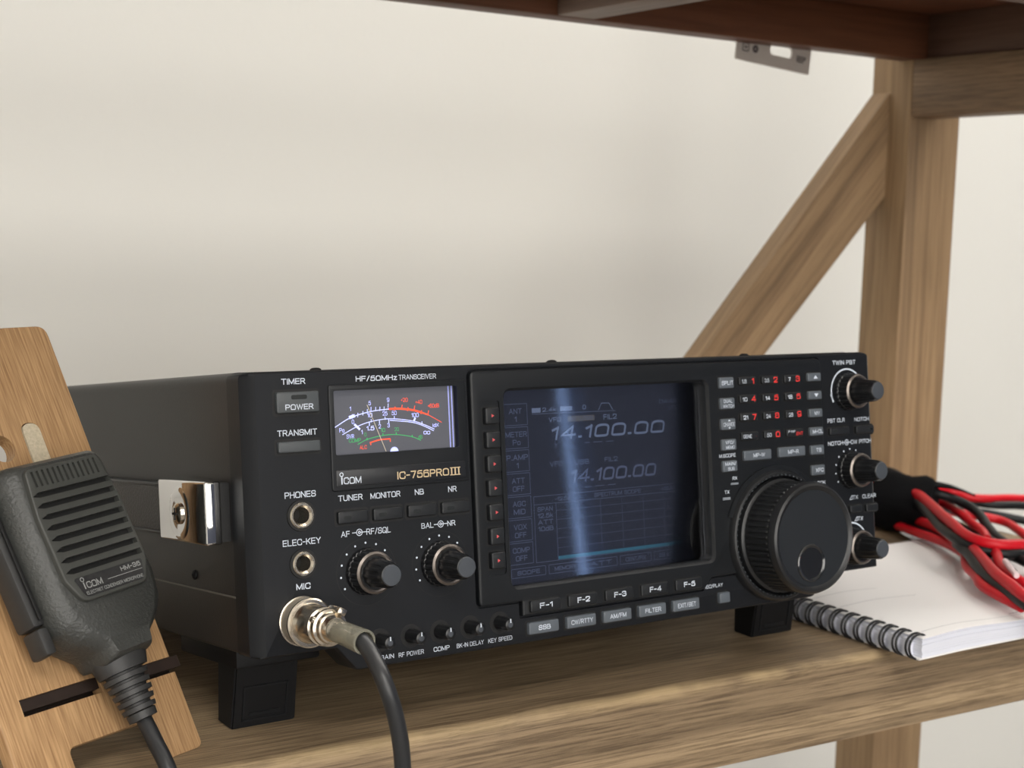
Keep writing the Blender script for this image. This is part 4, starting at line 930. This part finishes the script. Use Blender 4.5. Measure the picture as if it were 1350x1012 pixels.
# plug
def plug(prof, name, m, n=64, flute=None, sm=30, par=None):
    b = lathe(bmesh.new(), prof, 0, 0, n, flute)
    T = RM.copy(); T.translation = T.translation/S
    bmesh.ops.transform(b, matrix=T @ Matrix.Translation((19.3, 0, 12.6)), verts=b.verts)
    return obj(name, b, m, par or mic, world=True, smooth=sm)
pg = plug([(0.1, 9.4), (1.4, 9.5), (1.6, 8.9)], 'plug', M['nickel'])
def knurl():
    b = bmesh.new(); n = 90; rows = 9; loops = []
    for j in range(rows+1):
        d = 1.2+j*0.68
        l = []
        for i in range(n):
            a = 2*PI*i/n; r = 8.95+(0.16 if (i+j) % 2 else -0.10)
            l.append((r*math.cos(a), -d, r*math.sin(a)))
        loops.append(l)
    loft(b, loops)
    T = RM.copy(); T.translation = T.translation/S
    bmesh.ops.transform(b, matrix=T @ Matrix.Translation((19.3, 0, 12.6)), verts=b.verts)
    return obj('knurled_ring', b, mat('worn_nickel', rgb(206, 196, 180), 0.45, metal=0.75), pg, world=True, smooth=5)
knurl()
plug([(6.9, 8.8), (7.3, 9.4), (8.3, 9.4), (8.8, 8.8), (8.9, 7.7), (9.8, 7.2), (10.6, 6.7), (17.5, 6.3), (18.4, 6.4), (18.9, 7.2), (20.4, 7.2), (20.8, 6.5), (22.3, 6.4), (22.8, 7.0), (24.4, 6.9), (24.8, 6.0), (26.6, 5.6), (27.0, 5.0), (28.6, 4.6), (29.4, 4.2)], 'plug_barrel', M['nickel'], par=pg)
T = RM.copy(); T.translation = T.translation/S
b = bmesh.new(); box(b, 5.4, 8.2, -28.5, -19.5, -1.8, 1.8, bev=0.6); 
for dz in (-1, 1):
    pass
bmesh.ops.transform(b, matrix=T @ Matrix.Translation((19.3, 0, 12.6)) @ Matrix.Rotation(math.radians(-60), 4, 'Y'), verts=b.verts); obj('cord_clamp', b, M['nickel'], pg, world=True)
for aa in (-150, 10):
    b = lathe(bmesh.new(), [(0, 1.3), (1.0, 1.2), (1.2, 0.2)], 0, 0, 16)
    bmesh.ops.transform(b, matrix=T @ Matrix.Translation((19.3, -24.5, 12.6)) @ Matrix.Rotation(math.radians(aa), 4, 'Y') @ Matrix.Translation((7.6, 0, 0)) @ Matrix.Rotation(PI/2, 4, 'Z'), verts=b.verts)
    obj('clamp_screw', b, M['nickel'], pg, world=True)
b = bmesh.new()
pa = (19.5, -28.5, 12.3); pb = (20.1, -49.5, 10.2)
def seg_tube(b, p, q, prof, n=32):
    p, q = Vector(p), Vector(q); d = (q-p); L_ = d.length; d.normalize(); a = d.cross(Vector((0, 0, 1))).normalized(); c = a.cross(d)
    loft(b, [[tuple(p+d*s*L_+a*r*math.cos(2*PI*i/n)+c*r*math.sin(2*PI*i/n)) for i in range(n)] for s, r in prof], cap=False)
seg_tube(b, pa, pb, [(0, 3.6), (0.05, 4.3), (0.5, 4.3), (0.97, 4.6), (1.0, 4.5), (1.0, 3.7), (0.9, 3.5), (0.1, 3.4)])
bmesh.ops.transform(b, matrix=T, verts=b.verts)
obj('clear_sleeve', b, M['sleeve'], mic, world=True)

# ================================================================== NOTEBOOK
NM = Matrix.Translation((346.9*S, -10.6*S, 0)) @ Matrix.Rotation(math.radians(2.6), 4, 'Z')
book = thing('notebook', 'white spiral bound notebook lying open under the red and black cable', 'notebook', NM)
NW, NH = 208, 162
def arch(x, z):  # the pages lie a little arched next to the coil
    return z+1.6*math.exp(-((x-34)/30.0)**2)*(0.3+z/11)
def sheet(z0, z1, x0, x1, y0, y1, nx=40):
    b = bmesh.new(); top = []; 
    loops = []
    for i in range(nx+1):
        x = x0+(x1-x0)*i/nx
        loops.append([(x, y0, arch(x, z0)), (x, y1, arch(x, z0)), (x, y1, arch(x, z1)), (x, y0, arch(x, z1))])
    return loft(b, loops)
zc = 0.15
obj('back_cover', sheet(0.05, 0.75, 0, NW, 0, NH), M['paper'], book)
st = bmesh.new()
for k in range(9):
    z = 0.8+k*1.02; dx = random.uniform(0, 1.0); dy = random.uniform(0, 0.7)
    b = sheet(z, z+0.93, 2+dx, NW-dx, 0.4+dy, NH-dy); join(st, b)
obj('page_block', st, M['paperedge'], book)
pg_ = obj('top_page', sheet(10.1, 10.35, 2, NW, 0.2, NH), M['paper'], book)
b = bmesh.new()
def hl(y, x0, x1, w=0.5):
    P = [x0+(x1-x0)*i/14 for i in range(15)]
    for a, c in zip(P, P[1:]):
        b.faces.new([b.verts.new(p) for p in ((a, y, arch(a, 10.42)), (c, y, arch(c, 10.42)), (c, y+w, arch(c, 10.42)), (a, y+w, arch(a, 10.42)))])
hl(8, 10, 96, 0.35)
for y, xe in ((62, 70), (82, 60), (100, 50)): hl(y, 8, xe, 0.35)
x = 84
while x < 112:
    wv = random.uniform(1.2, 2.6); hl(10.5, x, x+wv, 1.1); x += wv+0.7
x = 60
flat('page_print', b, M['pencil'], pg_)
cl = bmesh.new()
for k in range(18):
    y = 3+k*8.5
    for dy in (0, 2.4):
        P = [(4.2+7.8*math.cos(a)*0.92-1.5, y+dy+0.5*math.sin(a), 6.1+6.2*math.sin(a)) for a in [math.radians(30+300*i/28) for i in range(29)]]
        tube(cl, P, 0.62, 8, raw=True)
obj('spiral_coil', cl, M['coil'], book, smooth=60)
# punched fringe of the pages beyond the coil
b = bmesh.new()
for k in range(18):
    y = 6.3+k*8.5; box(b, -0.6, 2.4, y, y+4.3, 1.0, 9.6)
obj('page_tabs', b, M['paperedge'], book, smooth=None)

# sheet of paper behind the notebook
b = bmesh.new(); top = []
for i in range(13):
    t = i/12; x0 = 556+14*t; y = 184+70*t; z = 0.6+5*math.sin(PI*t)**1.2
    top.append([(x0, y, z+0.2), (x0+14, y, z+1.4), (x0+45, y+4, 0.9)])
loft(b, [[p for p in r]+[(p[0], p[1], p[2]-0.35) for p in r[::-1]] for r in top])
tag(obj('paper_sheet', b, M['paper']), 'small curled white paper lying behind the notebook under the strapped cable', 'paper')

# ================================================================== POWER CABLE
cable = thing('power_cable', 'coiled red and black power cable bound with a black strap, lying over the notebook', 'cable', Matrix.Translation((535*S, 170*S, 12*S)))
red = bmesh.new(); blk = bmesh.new()
def wr(pts, r=3.0, c='r'): tube(red if c == 'r' else blk, pts, r, 12, 8)
hub = [(556, 196, 24)]
def off(p, d): return tuple(p[i]+d[i] for i in range(3))
wr([(540, 205, 30), (575, 212, 31), (616, 214, 28), (628, 203, 24), (642, 197, 23), (662, 196, 22), (690, 190, 20), (720, 180, 18)])
wr([(545, 203, 24), (600, 214, 22), (631, 206, 20), (645, 195, 18.5), (668, 188, 17.5), (700, 180, 14)], c='b')
wr([(528, 190, 36), (549, 177, 38), (563, 173, 36), (570, 164, 33), (572, 154, 30), (566, 140, 27), (556, 125, 23), (546, 108, 20), (540, 90, 18)], 3.2, 'b')
wr([(545, 188, 36), (539, 171, 38), (526, 149, 37), (507, 121, 36), (493, 99, 35), (485, 84, 33), (482, 70, 32), (489, 61, 31), (507, 58, 30), (540, 60, 26)], 3.4)
wr([(548, 192, 32), (541, 175, 34), (520, 145, 33), (498, 114, 31), (484, 91, 30), (479, 75, 28), (482, 66, 27), (492, 58, 26), (508, 56, 25), (540, 58, 22)], 3.1, 'b')
wr([(560, 196, 28), (574, 188, 28), (576, 178, 27), (570, 162, 25), (556, 140, 24), (543, 119, 23), (530, 104, 22)], 2.9)
wr([(566, 198, 26), (580, 186, 24), (582, 174, 23), (574, 158, 21), (560, 136, 20), (548, 119, 19), (536, 100, 18)], 2.9, 'b')
wr([(545, 192, 20), (542, 180, 20), (537, 163, 21), (528, 140, 21), (515, 120, 21.5), (503, 102, 20)], 3.0)
wr([(548, 190, 15.5), (540, 176, 15.5), (532, 155, 16), (522, 132, 16), (512, 112, 16), (500, 94, 16)], 2.8, 'b')
wr([(536, 184, 15), (530, 163, 15), (523, 143, 16), (514, 119, 16.5), (503, 100, 17), (492, 88, 19), (470, 68, 19), (455, 48, 18.5), (443, 34, 18), (436, 16, 17), (430, -4, 16)], 2.9)
wr([(575, 190, 24), (590, 180, 20), (604, 172, 18), (613, 165, 16), (613, 155, 15), (605, 140, 14), (600, 128, 12), (596, 112, 10)], 3.0)
wr([(590, 205, 18), (612, 204, 16), (632, 196, 14), (644, 190, 12), (654, 181, 10), (664, 168, 8)], 3.0, 'b')
wr([(500, 102, 22), (489, 92, 26), (481, 83, 26), (474, 71, 25), (459, 51, 23), (445, 29, 21), (437, 12, 20), (427, -8, 19), (420, -26, 17)], 3.0, 'b')
wr([(500, 92, 24), (482, 75, 27), (465, 52, 26), (448, 29, 25), (436, 8, 24), (428, -8, 22), (422, -24, 20)], 3.4)
wr([(492, 72, 26), (484, 59, 27), (472, 47, 26), (461, 34, 25), (455, 22, 24), (453, 12, 22), (452, -4, 19)], 2.9)
wr([(497, 76, 20), (480, 58, 20), (468, 42, 19), (460, 28, 18), (455, 16, 17), (450, -2, 16)], 3.0, 'b')
wr([(505, 70, 22), (500, 57, 23), (497, 44, 22), (500, 34, 20), (520, 24, 16)], 3.0, 'b')
wr([(520, 62, 20), (505, 50, 19), (490, 36, 18), (480, 22, 17), (474, 6, 16)], 3.0)
# strands leaving the strap to the left behind the radio
wr([(570, 200, 31), (574, 212, 34), (574, 226, 35), (572, 242, 34), (566, 262, 28)], 2.9)
wr([(556, 198, 18), (548, 200, 20), (538, 200, 20), (528, 206, 18), (516, 216, 14)], 2.9)
wr([(565, 198, 36), (572, 216, 40), (574, 232, 42), (570, 250, 38)], 2.9, 'b')
wr([(562, 190, 17), (556, 165, 15), (545, 138, 15), (530, 112, 15.5), (514, 92, 17), (498, 70, 18), (486, 48, 17.5)], 2.9, 'b')
wr([(570, 192, 20), (572, 170, 17), (562, 144, 15.5), (548, 118, 15.5), (536, 96, 16), (528, 80, 16)], 2.9, 'b')
wr([(552, 190, 26), (545, 165, 24), (532, 138, 23), (520, 116, 23), (512, 100, 22), (504, 84, 22)], 2.9)
obj('red_wire', red, M['red'], cable, world=True, smooth=60); obj('black_wire', blk, M['blackwire'], cable, world=True, smooth=60)
# strap wrapped round the bundle
b = bmesh.new(); loops = []
ctr = Vector((549, 190, 27.0)); dirv = Vector((0.52, -0.84, -0.05)).normalized(); sd = dirv.cross(Vector((0, 0, 1))).normalized(); upv = sd.cross(dirv)
N_ = 40
for s_, k in ((-21, 0.86), (-20, 0.98), (-9, 1.03), (2, 1.0), (11, 1.02), (16, 0.95), (19, 0.82)):
    l = []
    for i in range(N_):
        a = 2*PI*i/N_; wob = 1+0.06*math.sin(3*a+s_*0.2)+0.04*math.sin(5*a+1)
        l.append(tuple(ctr+dirv*s_+sd*(24*math.cos(a)*k*wob)+upv*(19.0*math.sin(a)*k*wob+1.5)))
    loops.append(l)
loft(b, loops)
obj('velcro_strap', b, M['velcro'], cable, world=True, smooth=50)
b = bmesh.new(); tube(b, [(572, 176, 38), (582, 180, 40), (596, 184, 38), (610, 186, 33), (622, 186, 26)], 1, 4); b.free()
b = bmesh.new()
P = smoothpts([(548, 182, 41), (562, 178, 42), (575, 172, 40), (586, 168, 36)], 5); loops = []
for p in P: loops.append([(p.x-3, p.y-8, p.z-0.8), (p.x+3, p.y+8, p.z-0.2), (p.x+3, p.y+8, p.z+1.2), (p.x-3, p.y-8, p.z+0.6)])
loft(b, loops); obj('strap_tail', b, M['velcro'], cable, world=True)
b = bmesh.new(); tube(b, [(460, 33, 30.2), (451, 22, 29.6), (443, 11, 28.4)], 1.6, 8); obj('white_strip', b, mat('white_strip_plastic', rgb(225, 205, 208), 0.4), cable, world=True)  # pinkish white strip along the top of a red wire

# ================================================================== WORLD, CAMERA
wd = bpy.data.worlds.new('World'); sc.world = wd; wd.use_nodes = True
bg = wd.node_tree.nodes['Background']; bg.inputs['Color'].default_value = (0.42, 0.62, 1.0, 1); bg.inputs['Strength'].default_value = 2.6

f, yaw, pitch, roll = 1952.58, 0.5633, -0.1098, 0.0308
cy, sy, cp, sp = math.cos(yaw), math.sin(yaw), math.cos(pitch), math.sin(pitch)
F = Vector((sy*cp, cy*cp, sp)); Rr = Vector((cy, -sy, 0)); U = Rr.cross(F)
R2 = math.cos(roll)*Rr+math.sin(roll)*U; U2 = -math.sin(roll)*Rr+math.cos(roll)*U
cam = bpy.data.cameras.new('camera'); co = bpy.data.objects.new('camera', cam); C.objects.link(co)
co.matrix_world = Matrix(((R2.x, U2.x, -F.x, -209.61*S), (R2.y, U2.y, -F.y, -505.69*S), (R2.z, U2.z, -F.z, 210.71*S), (0, 0, 0, 1)))
cam.sensor_width = 36; cam.lens = 36*f/1350; cam.clip_start = 0.01
cam.dof.use_dof = True; cam.dof.focus_distance = 0.585; cam.dof.aperture_fstop = 18
sc.camera = co
vs = sc.view_settings; vs.view_transform = 'Standard'; vs.look = 'None'; vs.gamma = 1; vs.exposure = 0.0; vs.use_curve_mapping = False
